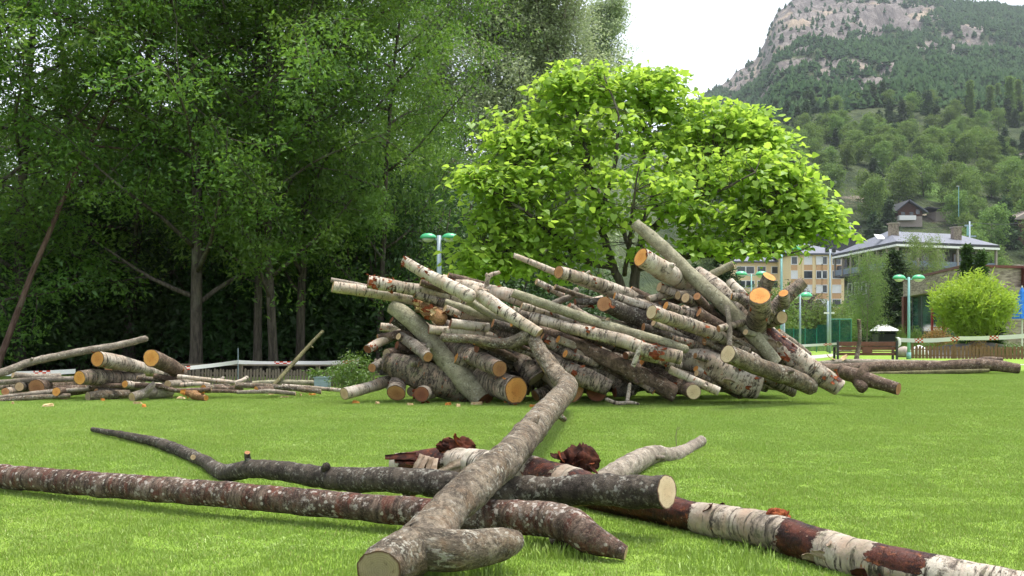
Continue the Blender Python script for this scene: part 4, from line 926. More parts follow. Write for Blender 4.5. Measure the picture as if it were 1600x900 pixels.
bark_piece('curled dark maroon bark lump on the peeled log, left of the forked log', 713, 697, 8.85, 58, 26, 'flake_maroon')
bark_piece('upright red-brown bark lump on the peeled log, right of the forked log', 906, 721, 7.75, 60, 46, 'flake_maroon', strips=6)
bark_piece('small red-brown bark scrap on top of the white bark band', 1214, 804, 5.8, 34, 19, 'flake_red', strips=3)
bark_piece('torn dark bark scrap hanging under the peeled birch log', 1140, 861, 5.95, 34, 14, 'flake_maroon', strips=4)
o3 = f3.location.copy()
for q_ in range(4): flap(f3, o3, P(660 + 7*q_,710 + 2*q_,8.72), Vector((-0.2,-1,0.5)), Vector((-0.35 + 0.12*q_,-0.1,-1)), 0.20 + 0.05*(q_ % 2), 0.05, -0.3, 'flake_pale')
for q_ in range(3): flap(f3, o3, P(728 + 5*q_,718 + 7*q_,8.55), Vector((-0.1,-1,0.4)), Vector((-1,-0.2,-0.45 - 0.1*q_)), 0.25 - 0.04*q_, 0.06, -0.2, 'flake_pale')
for q_ in range(3): flap(f3, o3, P(650 + 6*q_,714 + 5*q_,8.9), Vector((0,-0.6,1)), Vector((-1,0,-0.2 - 0.15*q_)), 0.26 - 0.05*q_, 0.10, -0.2, 'flake_maroon')
flap(f3, o3, P(745,735,8.4), Vector((0,-1,0.2)), Vector((0.1,0,-1)), 0.14, 0.12, 0.3, 'flake_pale')

# --- the big pile: left flank
log('pale birch log reaching farthest left from the top of the big pile', [(520,448,18.1,11),(600,460,18.4,11.5),(690,478,18.8,12),(790,500,19.4,12)], 'birch_clean', 'cut_pale', 'cut_pale', flakes=[(0.15,0.35,5,'flake_pale',8)])
log('thin grey pole lying on the pale birch log at the far left tip', [(517,437,18.25,4.5),(580,448,18.4,5),(700,474,18.9,5)], 'grey', 'cut_grey', 'cut_grey', 'thin_pole')
log('birch log with a red flaking tip, second from the top left', [(575,440,17.9,12.5),(640,450,18.1,13),(700,462,18.3,13),(770,482,18.6,14),(850,512,19,14)], 'birch', 'cut_dark', 'cut_pale', flakes=[(0,0.14,22,RED,9)])
log('clean pale birch log slanting up to a red nub beside the left street lamp', [(631,407,17.9,9.5),(668,428,17.8,12.5),(735,463,17.5,14.5)], 'birch_clean', 'cut_dark', None, flakes=[(0,0.06,6,RED,8),(0.33,0.45,7,RED,9)], stubs=[(0.9,PI*1.0,0.2,0.3,'cut_brown')])
log('short dark stub with pale end under the slanting birch log', [(657,441,18.0,7),(700,454,18.2,8),(740,470,18.5,8)], 'brown', 'cut_pale', 'cut_pale', 'short_log')
log('birch log with a split pale wedge ending in a small orange cut', [(738,452,17.7,13),(775,480,17.5,13.5),(812,502,17.3,13),(843,521,17.15,11)], 'birch_clean', 'cut_pale', 'cut_pale', peel=[(0.05,0.35,PI*1.5,0.8)], flakes=[(0.05,0.5,8,'flake_pale',12),(0.45,0.6,3,RED,10)])
log('thick white birch log on the crest with a small forked twig', [(690,438,18.9,13),(760,454,18.8,14.5),(802,467,18.7,14),(890,492,18.9,13)], 'birch_clean', 'cut_pale', 'cut_pale', limbs=[([(760,450,18.75,5),(764,432,18.7,5),(781,425,18.7,3.5)], None, 'cut_pale'),([(764,434,18.7,4),(759,428,18.7,3.5)], None, 'cut_pale')], flakes=[(0.1,0.5,8,RED,8)])
log('grey-green leaning log at the left front of the big pile, hollow foot', [(612,478,18.5,13),(650,512,18.3,15.5),(690,558,18.1,18),(725,595,17.95,19.5),(757,628,17.75,20)], 'greygreen', 'cut_grey', 'cut_dark', 'leaning_log', rs=0.88, stubs=[(0.28,PI*1.6,0.3,0.4,'cut_brown'),(0.45,PI*0.5,0.3,0.35,None)], n=22)
log('birch tip with red bark behind the grey-green leaning log', [(594,511,18.7,8),(640,516,18.8,9),(700,525,19,9)], 'birch_clean', 'cut_dark', 'cut_pale', flakes=[(0,0.2,5,RED,7),(0.3,0.45,5,RED,8)])
log('small birch log with a dark red sawn end, left edge above the shrub', [(574,546,18.1,9.5),(598,532,18.4,9.5),(640,515,18.9,9)], 'birch_clean', 'cut_dark', 'cut_pale', flakes=[(0.08,0.25,9,RED,8)])
log('log end with greenish-yellow cut between the red-ended birch and mossy log', [(604,553,18.2,10.5),(640,545,18.7,10.5),(690,535,19.3,10)], 'brown', 'cut_grey', 'cut_grey', 'short_log')
log('small grey log with round tan end just right of the shrub', [(581,575,18.0,9.5),(605,566,18.4,9.5),(660,552,19,9)], 'grey', 'cut_brown', 'cut_brown', 'short_log')
log('white birch log lying out on the grass at the left foot of the big pile', [(538,615,17.7,13),(575,604,18.1,12),(612,592,18.5,11.5),(650,583,19.0,11)], 'birch_clean', 'cut_pale', 'cut_pale', n=20)
log('grey log with tan end beneath the upper part of the leaning log', [(669,558,17.4,11.5),(648,541,18.0,11.5),(620,522,18.7,10)], 'grey', 'cut_brown', 'cut_grey', 'short_log', flakes=[(0.5,0.8,4,'flake_pale',9)])
log('big mossy knobbly log at the left of the big pile', [(606,566,18.1,18),(640,580,18.05,27),(690,598,18.1,28),(760,612,18.4,26)], 'birch_moss', None, 'cut_brown', 'mossy_log', rs=0.85, n=24, wob=0.16, stubs=[(0.22,0.9,0.15,0.25,'cut_brown'),(0.35,PI*1.6,0.2,0.3,'cut_dark'),(0.3,0.2,0.2,0.2,'cut_brown')])
log('dark orange sawn end with a pale blotch at the left foot of the pile', [(619,614,17.75,18),(622,600,18.1,18),(630,585,18.8,14)], 'birch_rough', 'cut_brown', 'cut_brown', 'short_log')
log('dark maroon sawn log with peeling white bark at the left foot', [(658,616,17.6,16),(672,610,18.0,16),(700,600,18.6,14)], 'birch', 'cut_dark', 'cut_brown', 'short_log', flakes=[(0.05,0.3,5,RED,14)])
log('small pale birch end between two dark sawn ends at the left foot', [(643,612,18.0,9),(650,604,18.3,9),(665,592,18.8,9)], 'birch', 'cut_grey', 'cut_grey', 'short_log')
log('dark banded birch log with round tan end in the middle left', [(781,576,17.2,17),(745,560,17.8,17),(700,540,18.5,16),(660,525,19.1,15)], 'birch_rough', 'cut_brown', 'cut_brown', n=22)
log('thick split log with a broad orange face at the front foot', [(806,610,17.2,22),(770,602,17.8,23),(720,588,18.6,22)], 'birch_rough', 'cut_orange', 'cut_brown', 'split_log', rs=0.92, n=22, peel=[(0,0.3,PI*0.4,0.9)], flakes=[(0.05,0.2,3,'chip_orange',18)])
log('rough grey birch log standing behind the stripped fork', [(838,592,17.8,19),(822,570,17.9,20),(800,545,18.3,18),(770,528,18.8,15)], 'birch_rough', 'cut_grey', 'cut_grey', n=20)
log('splintered broken stump end under the top left logs', [(655,474,18.5,11),(672,487,18.2,14),(690,500,18.0,13)], 'splinter', None, None, 'broken_log', wob=0.35, flakes=[(0.1,0.9,22,'chip',14),(0.1,0.9,14,RED,12)])
log('grey-green pole running under the red-tipped birch log', [(695,473,18.1,8),(760,492,18.2,9),(840,516,18.6,9)], 'greygreen', 'cut_grey', 'cut_grey', 'thin_pole')
log('birch log with dark bands just below the splintered stump', [(695,482,18.0,9),(730,492,18.2,9.5),(800,510,18.7,9)], 'birch', 'cut_pale', 'cut_pale', flakes=[(0,0.3,5,RED,9)])
log('broad grey fissured log in the shaded middle left', [(720,502,18.3,20),(770,520,18.4,21),(850,545,18.8,19)], 'birch_moss', 'cut_brown', 'cut_brown', n=20)
log('pinkish flaking birch log above the thin cross branch', [(670,515,17.9,9),(725,520,18.0,9.5),(790,528,18.4,9)], 'birch_clean', 'cut_dark', 'cut_pale', flakes=[(0,1,8,'flake_pale',9)])

# --- the big pile: middle
log('slim white birch pole pointing up left over the crest', [(803,399,18.7,5),(835,412,18.6,6.5),(870,428,18.7,7.5),(960,460,19.2,8)], 'birch_clean', 'cut_pale', 'cut_pale', 'birch_pole')
log('birch log with tan sawn end just right of the slim white pole', [(873,425,17.4,12.5),(920,440,17.8,12.5),(985,463,18.3,13),(1060,492,18.9,13)], 'birch', 'cut_brown', 'cut_pale', flakes=[(0.18,0.3,4,RED,9)], stubs=[(0.22,0.4,0.5,0.2,'cut_pale')])
log('dark log with a broad orange-brown end facing left at the centre', [(944,475,17.3,13.5),(985,490,17.8,14.5),(1040,510,18.4,15)], 'dark', 'cut_brown', 'cut_brown', 'dark_log', rs=0.92, flakes=[(0,0.08,5,RED,8)], tilt=0.4)
log('pale birch log with a red scar rising to the dark log at the centre', [(890,482,18.4,7),(915,476,18.4,8),(942,467,18.5,8)], 'birch_clean', 'cut_pale', 'cut_pale', 'short_log', flakes=[(0.5,0.8,3,RED,12)])
log('short curved grey branch poking out over the crest', [(855,478,18.5,6),(878,468,18.4,6.5),(893,462,18.4,6),(901,452,18.4,5)], 'grey', None, None, 'short_branch')
log('long smooth grey-green log across the middle with a splintered right tip', [(801,458,17.5,9.5),(870,482,17.4,10),(950,510,17.3,9.5),(1030,532,17.1,9),(1072,546,17.05,8)], 'greygreen', 'cut_grey', None, 'smooth_log', n=20)
log('long white birch log with red flaking before its cut right end', [(829,495,17.5,10.5),(900,515,17.3,12),(970,532,17.1,13.5),(1020,546,17.0,14.5),(1064,558,16.95,14.5)], 'birch', 'cut_pale', 'cut_cream', n=20, flakes=[(0.77,0.9,20,RED,11),(0.4,0.5,5,RED,8)])
log('long dark brown log slanting down to the grass at the centre front', [(842,514,18.0,12),(905,540,17.7,15.5),(980,576,17.5,17),(1054,615,17.45,17)], 'brown', 'cut_grey', 'cut_grey', 'dark_log', n=22, wob=0.07)
log('lichen-grey birch log below the long dark brown log', [(846,528,17.7,12),(900,560,17.75,13.5),(945,590,17.8,14),(985,614,17.9,12)], 'birch_rough', 'cut_brown', 'cut_brown', peel=[(0.0,0.04)], flakes=[(0.05,0.2,4,RED,9)])
log('split thick log showing raw yellow wood under torn red bark', [(853,562,17.55,15),(885,574,17.45,20),(920,592,17.4,21),(951,606,17.4,17)], 'birch_rough', None, 'cut_orange', 'split_log', n=22, peel=[(0,0,0,0)], flakes=[(0.35,0.6,8,RED,12)])
log('white birch log whose brown sawn foot meets the forked log', [(895,610,17.4,25),(870,590,17.9,25),(845,566,18.4,20)], 'birch_clean', 'cut_brown', 'cut_brown', n=20)
log('dark red sawn end on the grass at the centre front', [(932,612,17.55,22),(928,602,18.1,22),(915,590,18.8,18)], 'brown', 'cut_dark', 'cut_brown', 'short_log')
log('birch log with cream sawn end and a red bark cap, centre right', [(1018,488,16.7,14.5),(1060,501,17.1,14),(1105,517,17.5,14),(1142,532,17.9,13)], 'birch', 'cut_cream', 'cut_pale', flakes=[(0,0.05,6,RED,8),(0.5,0.8,9,'flake_pale',8),(0.5,0.9,5,RED,8)], n=20)
log('stout birch stub with orange torn end under the tallest log', [(1001,402,17.8,15.5),(1035,420,18.1,16.5),(1063,438,18.4,14),(1085,456,18.7,12)], 'birch_clean', 'cut_orange', 'cut_pale', 'stout_log', rs=0.95, flakes=[(0,0.04,4,RED,9),(0.2,0.4,3,RED,9)])
log('tallest log of the pile, smooth grey-green with cream sawn top', [(992,349,18.7,9.5),(1035,385,18.5,11.5),(1085,432,18.2,12.5),(1140,483,17.9,14),(1180,530,17.7,13),(1214,568,17.6,11)], 'greygreen', 'cut_cream', 'cut_grey', 'tall_log', rs=0.9, n=20)
log('thick birch log slanting right down to an orange sawn end on the grass', [(1088,428,18.6,16),(1130,462,18.3,19),(1190,518,18.0,21),(1250,568,17.8,22),(1311,606,17.7,15)], 'birch', 'cut_pale', 'cut_orange', 'thick_log', rs=0.88, n=24, wob=0.07, peel=[(0.5,0.72,0.6,0.45),(0.95,1.0,0,0.8)], flakes=[(0.55,0.75,8,RED,16),(0.93,0.99,9,RED,11),(0.4,0.7,4,'flake_pale',26)], stubs=[(0.82,PI*1.5,0.15,0.3,None)])
log('brown log with a clean cream round end at the right front', [(1137,553,16.5,14.5),(1185,572,16.9,15),(1235,591,17.35,16),(1267,604,17.7,13)], 'tan', 'cut_cream', None, 'brown_log', rs=0.97, n=22, tilt=0.08, stubs=[(0.62,1.2,0.25,0.25,'cut_dark')])
log('largest white birch log, banded, low at the right front', [(1065,556,17.9,24),(1110,575,17.6,27),(1150,592,17.5,27),(1187,606,17.45,23)], 'birch', 'cut_pale', 'cut_pale', 'thick_log', rs=0.84, n=24, flakes=[(0.6,0.8,3,'flake_pale',26),(0.75,0.98,4,RED,10)])
log('slim white birch pole ending near the grass in front of the largest birch', [(1046,577,17.3,8.5),(1085,595,17.25,9),(1123,612,17.2,9)], 'birch_clean', 'cut_pale', 'cut_pale', 'birch_pole')
log('brown log with cracked cream end on the grass, right of the dark log', [(1084,612,17.1,16),(1062,602,17.6,16),(1025,584,18.3,14)], 'brown', 'cut_cream', 'cut_pale', 'brown_log', flakes=[(0.2,0.5,4,RED,10)])
log('tan peeled pole tucked above the slim white pole', [(1040,574,17.5,6.5),(1080,585,17.5,7),(1107,594,17.45,7)], 'tan', 'cut_pale', 'cut_pale', 'thin_pole')
log('log with a yellow round end beneath the stout stub', [(1071,465,17.7,10),(1090,480,18.0,10.5),(1125,506,18.4,11)], 'birch_moss', 'cut_pale', 'cut_pale', 'short_log')
log('narrow log end beside the yellow round end', [(1089,463,17.7,7.5),(1105,482,18.0,9),(1135,515,18.4,9)], 'brown', 'cut_brown', 'cut_pale', 'short_log')
log('grey pole poking out right of the tallest log', [(1146,413,18.6,7.5),(1100,434,18.8,8.5),(1040,462,19.2,9)], 'greygreen', 'cut_pale', 'cut_grey', 'thin_pole')
log('pale birch pole lying under the stout stub', [(1012,468,18.3,7),(1058,452,18.6,8.5),(1090,440,18.9,8)], 'birch_clean', 'cut_grey', 'cut_pale', 'birch_pole')
log('purple-brown log between the pole and the yellow end', [(1030,476,18.4,7),(1070,466,18.7,8),(1110,458,19,8)], 'brown', 'cut_brown', 'cut_brown', 'short_log')
log('upright grey stick in front of the thick slanting birch', [(1136,478,17.6,5.5),(1139,510,17.5,5),(1140,545,17.4,5.5)], 'grey', 'cut_pale', None, 'upright_stick')
log('short pale birch stick standing below the red-flaked log end', [(1001,538,16.95,4.5),(995,556,16.95,5),(989,572,17.0,5)], 'birch_clean', 'cut_pale', 'cut_pale', 'short_stick')
log('crooked twig standing on the grass at the centre front', [(984,600,17.2,3.5),(982,615,17.15,4),(980,628,17.1,4)], 'birch', None, None, 'crooked_twig', limbs=[([(948,624,17.15,4),(965,630,17.1,4),(985,629,17.05,3.5),(999,631,17.0,2)], None, 'cut_pale')])
log('short log with raw orange end near the crooked twig', [(1022,612,17.35,6),(1000,598,17.5,7),(970,583,17.9,7)], 'birch_rough', 'cut_brown', 'cut_brown', 'short_log')
log('birch with an orange broken end behind the cream round end', [(1172,549,17.6,6.5),(1145,536,17.7,8.5),(1105,515,18,9)], 'birch', 'cut_orange', 'cut_pale', 'short_log', flakes=[(0,0.5,6,RED,8)])
log('birch log in shade below the cream-ended birch', [(1130,545,17.9,13),(1080,525,18.0,13),(1020,505,18.4,13)], 'birch_rough', 'cut_brown', 'cut_brown')
log('birch log with red-flaked end in the shade above the largest birch', [(1050,530,17.6,9),(1100,545,17.7,9.5),(1165,568,17.9,9)], 'birch_rough', 'cut_pale', 'cut_pale', flakes=[(0,0.3,5,RED,9)])
log('shaded dark log under the long dark brown log, near the grass', [(960,572,17.9,13),(1010,592,17.9,14),(1050,606,17.9,13)], 'birch_rough', 'cut_brown', 'cut_brown', flakes=[(0.3,0.7,4,RED,10)])
# forked crown with sawn limbs on the right shoulder
log('forked stump with a broad orange sawn face and two raised sawn limbs', [(1187,462,17.05,16.5),(1186,484,17.35,17.5),(1180,508,17.8,17)], 'birch_rough', 'cut_orange', None, 'forked_stump', rs=1, tilt=0.05, n=22,
    limbs=[([(1187,492,17.7,11),(1192,458,17.65,11),(1202,432,17.5,11)], None, 'cut_orange'),([(1192,500,17.6,12),(1222,470,17.6,12),(1256,440,17.6,9.5)], None, 'cut_pale'),([(1196,505,17.9,10),(1212,500,17.7,10),(1222,496,17.5,10)], None, 'cut_pale'),([(1175,482,17.6,8),(1160,467,17.6,8),(1143,463,17.6,6)], None, 'cut_orange'),([(1226,478,17.45,8),(1225,468,17.35,9),(1224,458,17.25,8)], None, 'cut_orange')],
    flakes=[(0.1,0.5,5,RED,8)])
# --- smaller logs filling the face of the pile
more = [
 (648,459,742,492,7,'birch_rough','cut_brown','cut_pale',18.2,'dark fissured log just under the red-tipped birch'),
 (704,505,762,512,7,'birch_clean','cut_dark','cut_pale',17.95,'short pink-white birch between the leaning log and the fissured log'),
 (730,470,800,505,6,'greygreen','cut_grey','cut_grey',18.0,'grey-green pole slipping under the split pale wedge'),
 (770,505,828,526,7,'dark','cut_brown','cut_brown',17.9,'dark log in the hollow left of the small orange cut'),
 (815,478,905,506,6,'birch','cut_pale','cut_pale',17.7,'slim birch under the near end of the smooth grey-green log'),
 (862,502,960,536,6.5,'birch_rough','cut_orange','cut_brown',17.55,'rough slim log right under the long white birch'),
 (900,552,985,596,8,'brown','cut_orange','cut_pale',17.75,'brown log above the torn red bark'),
 (990,575,1040,598,8,'birch_rough','cut_dark','cut_pale',17.6,'rough log beneath the long dark brown log, near its middle'),
 (1000,555,1062,572,7,'birch','cut_brown','cut_brown',17.4,'birch under the cut right end of the long white birch'),
 (1005,512,1085,538,8,'dark','cut_brown','cut_orange',17.65,'dark log directly below the cream-ended birch'),
 (1040,478,1110,504,8,'birch_rough','cut_orange','cut_pale',17.75,'rough birch squeezed between the two sawn birches centre right'),
 (1092,488,1150,528,8,'brown','cut_brown','cut_pale',17.7,'brown log in front of the foot of the stout stub'),
 (1030,448,1090,476,8,'birch','cut_pale','cut_pale',18.4,'birch log in the notch below the stout birch stub'),
 (960,462,1030,486,6,'birch','cut_orange','cut_pale',18.0,'slim birch above the dark orange-brown end'),
 (985,452,1045,480,6,'brown','cut_brown','cut_brown',18.4,'brown pole behind the tan-ended birch'),
 (1145,545,1200,590,9,'birch','cut_pale','cut_pale',17.9,'birch log in the dark gap right of the cream round end'),
 (1150,498,1195,552,8,'birch_rough','cut_brown','cut_brown',17.9,'rough log between the tallest log and the thick slanting birch'),
 (1110,588,1170,612,10,'dark','cut_dark','cut_brown',17.9,'dark log on the grass behind the slim white pole end'),
 (1195,590,1240,612,9,'birch_rough','cut_dark','cut_brown',18.2,'dark shaded log under the brown cream-ended log'),
 (712,560,742,578,9,'birch_rough','cut_orange','cut_pale',18.0,'rough log left of the round tan end'),
 (700,612,735,622,9,'brown','cut_dark','cut_brown',18.1,'dark log on the grass behind the leaning log foot'),
 (836,618,872,606,10,'birch_rough','cut_brown','cut_brown',18.0,'rough log on the grass left of the forked log'),
 (960,612,1010,600,9,'dark','cut_dark','cut_brown',17.9,'dark log on the grass behind the crooked twig'),
 (590,528,640,520,7,'brown','cut_brown','cut_brown',18.5,'brown stub between the two red-barked birch tips'),
 (590,598,622,588,8,'birch_rough','cut_dark','cut_brown',18.4,'dark stub above the birch lying on the grass'),
 (645,540,700,552,8,'birch_rough','cut_pale','cut_brown',18.1,'rough log in the gap behind the leaning log'),
 (640,500,690,520,7,'birch','cut_dark','cut_pale',18.4,'birch log behind the upper half of the leaning log'),
 (778,545,812,566,8,'dark','cut_brown','cut_brown',18.0,'dark knotty stub under the thin cross branch'),
 (872,530,930,556,6,'birch_clean','cut_orange','cut_pale',17.65,'pale birch with orange end beside the fork of the near log'),
 (1168,470,1140,440,7,'birch_clean','cut_orange','cut_pale',17.9,'pale birch pole behind the broad orange face'),
 (1215,520,1262,556,7,'birch_rough','cut_orange','cut_brown',18.2,'rough log behind the thick slanting birch, right shoulder'),
 (925,440,985,470,5,'grey','cut_pale','cut_pale',18.3,'thin grey pole lying along the tan-ended birch'),
 (838,440,880,462,5,'birch','cut_pale','cut_pale',18.5,'thin birch under the slim white pole'),
 (700,430,760,446,5,'brown','cut_orange','cut_pale',18.9,'thin brown pole on the crest near the lamp'),
]
for x0, y0, x1, y1, r, b, ca, cb, dd, lb in more:
    jr = random.Random(lb); fl = [(0, 1, jr.choice((2, 4, 6)), RED, 8)] if b.startswith('birch') and jr.random() < 0.6 else ()
    log(lb, [(x0, y0, dd - 0.1, r), ((x0 + x1)/2, (y0 + y1)/2 + jr.uniform(-2, 2), dd, r * 1.05), (x1, y1, dd + 0.15, r)], b, ca, cb, 'small_log', n=14, rs=1.0, flakes=fl)
anchors = [(640,520,'left of the grey-green leaning log'),(700,470,'under the top left birch logs'),(760,540,'above the round tan end'),(800,520,'left of the stripped fork'),(890,540,'just right of the stripped fork'),(930,500,'under the smooth grey-green log'),(990,560,'along the long dark brown log'),(1010,500,'by the cream-ended birch'),(1080,540,'above the largest white birch'),(1070,480,'below the stout birch stub'),(1150,530,'beside the upright grey stick'),(1130,590,'behind the slim white pole'),(690,600,'behind the leaning log foot'),(880,470,'on the crest at the centre')]
seen_labels = set()
for k in range(44):
    ax, ay, ph = anchors[k % len(anchors)]; jr = random.Random(1000 + k); up_ = jr.random() < 0.2
    x0 = ax + jr.uniform(-45, 25); y0 = ay + jr.uniform(-22, 22); ln = jr.uniform(55, 120); x1 = x0 + ln; y1 = y0 + ln * (jr.uniform(-0.3, -0.05) if up_ else jr.uniform(0.22, 0.6))
    y1 = min(y1, 618); r = jr.uniform(4.0, 7.0); dd = float(np.interp(y0, [440, 520, 600], [18.5, 17.75, 17.6])) + jr.uniform(-0.15, 0.25) + (0.75 if ax < 720 else 0.0)
    for _ in range(60):
        bk_, adj = jr.choice([('birch', 'white birch'), ('birch_clean', 'pale birch'), ('birch_rough', 'rough birch'), ('brown', 'brown'), ('dark', 'dark'), ('greygreen', 'grey-green'), ('tan', 'tan')]); ce, ea = jr.choice([('cut_orange', 'orange'), ('cut_pale', 'pale'), ('cut_brown', 'tan'), ('cut_dark', 'dark red')])
        lb = 'slim %s pole with %s sawn ends %s' % (adj, ea, ph)
        if lb not in seen_labels: break
    seen_labels.add(lb)
    log(lb, [(x0, y0, dd - 0.3, r), ((x0 + x1)/2, (y0 + y1)/2 + jr.uniform(-3, 3), dd, r), (x1, y1, dd + 0.35, r * 0.9)], bk_, ce, ce, 'slim_pole', n=10, rs=1.0, flakes=[(0, 1, jr.choice((0, 2, 5)), RED, 8)] if 'birch' in bk_ else ())
# heart of the pile: logs that only peep through
for k in range(60):
    fx = rnd.random(); x0 = 640 + 520 * fx + rnd.uniform(-20, 20)
    top = np.interp(x0, [620, 700, 800, 900, 1000, 1100, 1200], [505, 480, 472, 470, 462, 470, 520]); y0 = rnd.uniform(top + 16, 596)
    ln = rnd.uniform(90, 190); sl = rnd.uniform(0.25, 0.62); d0 = rnd.uniform(18.4, 19.6) + (0 if y0 > 540 else 0.3)
    x1 = min(x0 + ln, 1235); y1 = min(y0 + (x1 - x0) * sl, 606); r = rnd.uniform(9, 17)
    ctr = rnd.choice(('cut_brown', 'cut_pale', 'cut_orange', 'cut_dark'))
    log('shaded log deep inside the big pile, mostly hidden by the front logs', [(x0, y0, d0, r), ((x0+x1)/2, (y0+y1)/2 + rnd.uniform(-3, 3), d0 + 0.1, r), (x1, y1, d0 + rnd.uniform(-0.3, 0.5), r * 0.95)],
        rnd.choice(('birch', 'birch_rough', 'birch_moss', 'brown', 'birch_rough')), ctr, ctr, 'buried_log', n=14)
for k, (x0, y0, x1, y1, r, b) in enumerate([(690,470,790,515,11,'birch'),(720,540,800,572,11,'birch_rough'),(700,590,770,615,10,'brown'),(865,505,990,552,10,'birch_rough'),(900,545,1000,590,11,'birch'),(1000,495,1100,540,12,'brown'),(1090,500,1170,552,11,'birch'),(1120,560,1180,590,14,'birch_rough'),(1085,475,1160,520,12,'birch_rough'),(985,470,1075,505,11,'birch'),(800,485,900,525,10,'birch_rough'),(1160,505,1215,575,13,'brown')]):
    log(['narrow birch log behind the grey-green leaning log top','rough log wedged behind the tan-ended banded birch','brown log in the gap above the split orange face','rough log in the dark gap under the long white birch','birch log in the gap above the split yellow wood','brown log in the gap behind the cream-ended birch','birch log in the gap below the upright grey stick','thick shaded log behind the largest white birch','rough log under the two small round ends','birch log between the dark orange-ended log and yellow end','rough log under the smooth grey-green log','brown log behind the foot of the tallest log'][k],
        [(x0,y0,18.25,r),((x0+x1)/2,(y0+y1)/2,18.3,r*1.05),(x1,y1,18.4,r)], b, 'cut_brown', 'cut_pale', 'shaded_log', n=14)
# --- right of the big pile
log('brown forked branch lying on the grass right of the big pile', [(1318,582,20.4,11),(1345,592,19.8,12),(1372,599,19.6,10.5),(1404,608,19.3,9)], 'brown', None, 'cut_brown', 'forked_branch', 'branches right of the big pile',
    limbs=[([(1345,596,19.8,10),(1347,585,19.75,9.5),(1354,572,19.8,7)], None, 'cut_pale'),([(1340,596,19.8,9),(1348,606,19.6,9)], None, None)], flakes=[(0,0.4,4,RED,9)])
log('long brown trunk lying across the lawn in front of the bench', [(1285,577,31.5,8.5),(1330,574,31.4,9),(1400,575,31.2,9.5),(1460,573,31,9.5),(1525,570,30.8,9.5),(1560,573,30.8,8.5),(1592,576,30.8,7.5)], 'brown', 'cut_grey', 'cut_grey', 'fallen_trunk', FARL, peel=[(0.3,0.36,PI*1.6,0.5),(0.44,0.5,PI*1.7,0.6),(0.66,0.69,PI*1.7,0.5)], limbs=[([(1515,568,30.9,5),(1540,562,31.0,5),(1565,562,31.2,4)], None, 'cut_pale')])
log('thinner grey trunk lying behind the long brown trunk', [(1275,570,32.6,5),(1320,566,32.6,5.5),(1400,567,32.6,5),(1480,568,32.4,4.5)], 'grey', 'cut_pale', 'cut_pale', 'fallen_trunk', FARL, flakes=[(0.1,0.4,4,'chip',18)])
log('low mossy trunk on the grass beneath the long brown trunk', [(1360,584,30.6,3),(1440,582,30.4,4),(1500,580,30.4,4),(1545,579,30.4,3)], 'moss_stick', 'cut_grey', 'cut_grey', 'fallen_trunk', FARL)
log('upright light stake standing before the bench', [(1342,499,33.5,3.2),(1343,530,33.5,3.2),(1338,563,33.4,3.6)], 'tan', 'cut_pale', None, 'wooden_stake', FARL)

# --- small pile at the left, by the wood
log('long curved grey pole slanting up across the small left pile', [(-30,592,18.6,6),(10,580,18.8,6.5),(50,566,19.0,6.5),(130,549,19.2,6),(180,539,19.3,6),(228,529,19.4,5)], 'grey', None, None, 'curved_pole', LEFT, stubs=[(0.3,0.9,0.4,0.4,None)])
log('birch log with orange end on top of the small left pile', [(152,561,18.6,12),(185,567,19.2,12),(225,577,19.9,10),(250,584,20.4,8)], 'birch', 'cut_orange', 'cut_pale', 'birch_log', LEFT, flakes=[(0,0.05,4,RED,7)])
log('dark log with orange end and an orange knot in the small left pile', [(124,590,18.4,12.5),(150,588,18.8,14),(185,591,19.3,13),(222,592,19.8,11)], 'birch_rough', 'cut_orange', 'cut_brown', 'dark_log', LEFT, stubs=[(0.55,PI*1.25,0.1,0.45,'cut_brown')], peel=[(0,0.12,PI*1.6,0.7)])
log('brown log with bright round orange end, right side of the small left pile', [(236,559,18.5,13.5),(258,570,19.1,13),(282,582,19.7,12)], 'brown', 'cut_orange', 'cut_orange', 'brown_log', LEFT, flakes=[(0.8,1,5,'chip_orange',11)])
log('big shaded log with orange face low in the small left pile', [(57,606,18.9,14),(85,602,19.7,14),(120,599,20.6,12)], 'brown', 'cut_brown', 'cut_brown', 'brown_log', LEFT)
log('short pale log with grey end at the front of the small left pile', [(137,620,18.6,9),(165,619,18.8,8.5),(200,616,19.2,8)], 'tan', 'cut_grey', 'cut_grey', 'short_log', LEFT)
log('forked stub with two pale ends at the front of the small left pile', [(206,621,18.4,8),(222,616,18.6,8.5),(240,612,18.9,8)], 'grey', 'cut_pale', None, 'forked_stub', LEFT, limbs=[([(226,614,18.6,5.5),(234,606,18.6,5.5),(240,600,18.7,4.5)], None, 'cut_pale')])
log('grey stump behind the forked stub of the small left pile', [(233,615,18.9,9),(250,614,19,9.5),(268,613,19.2,8)], 'greygreen', 'cut_grey', 'cut_grey', 'short_log', LEFT)
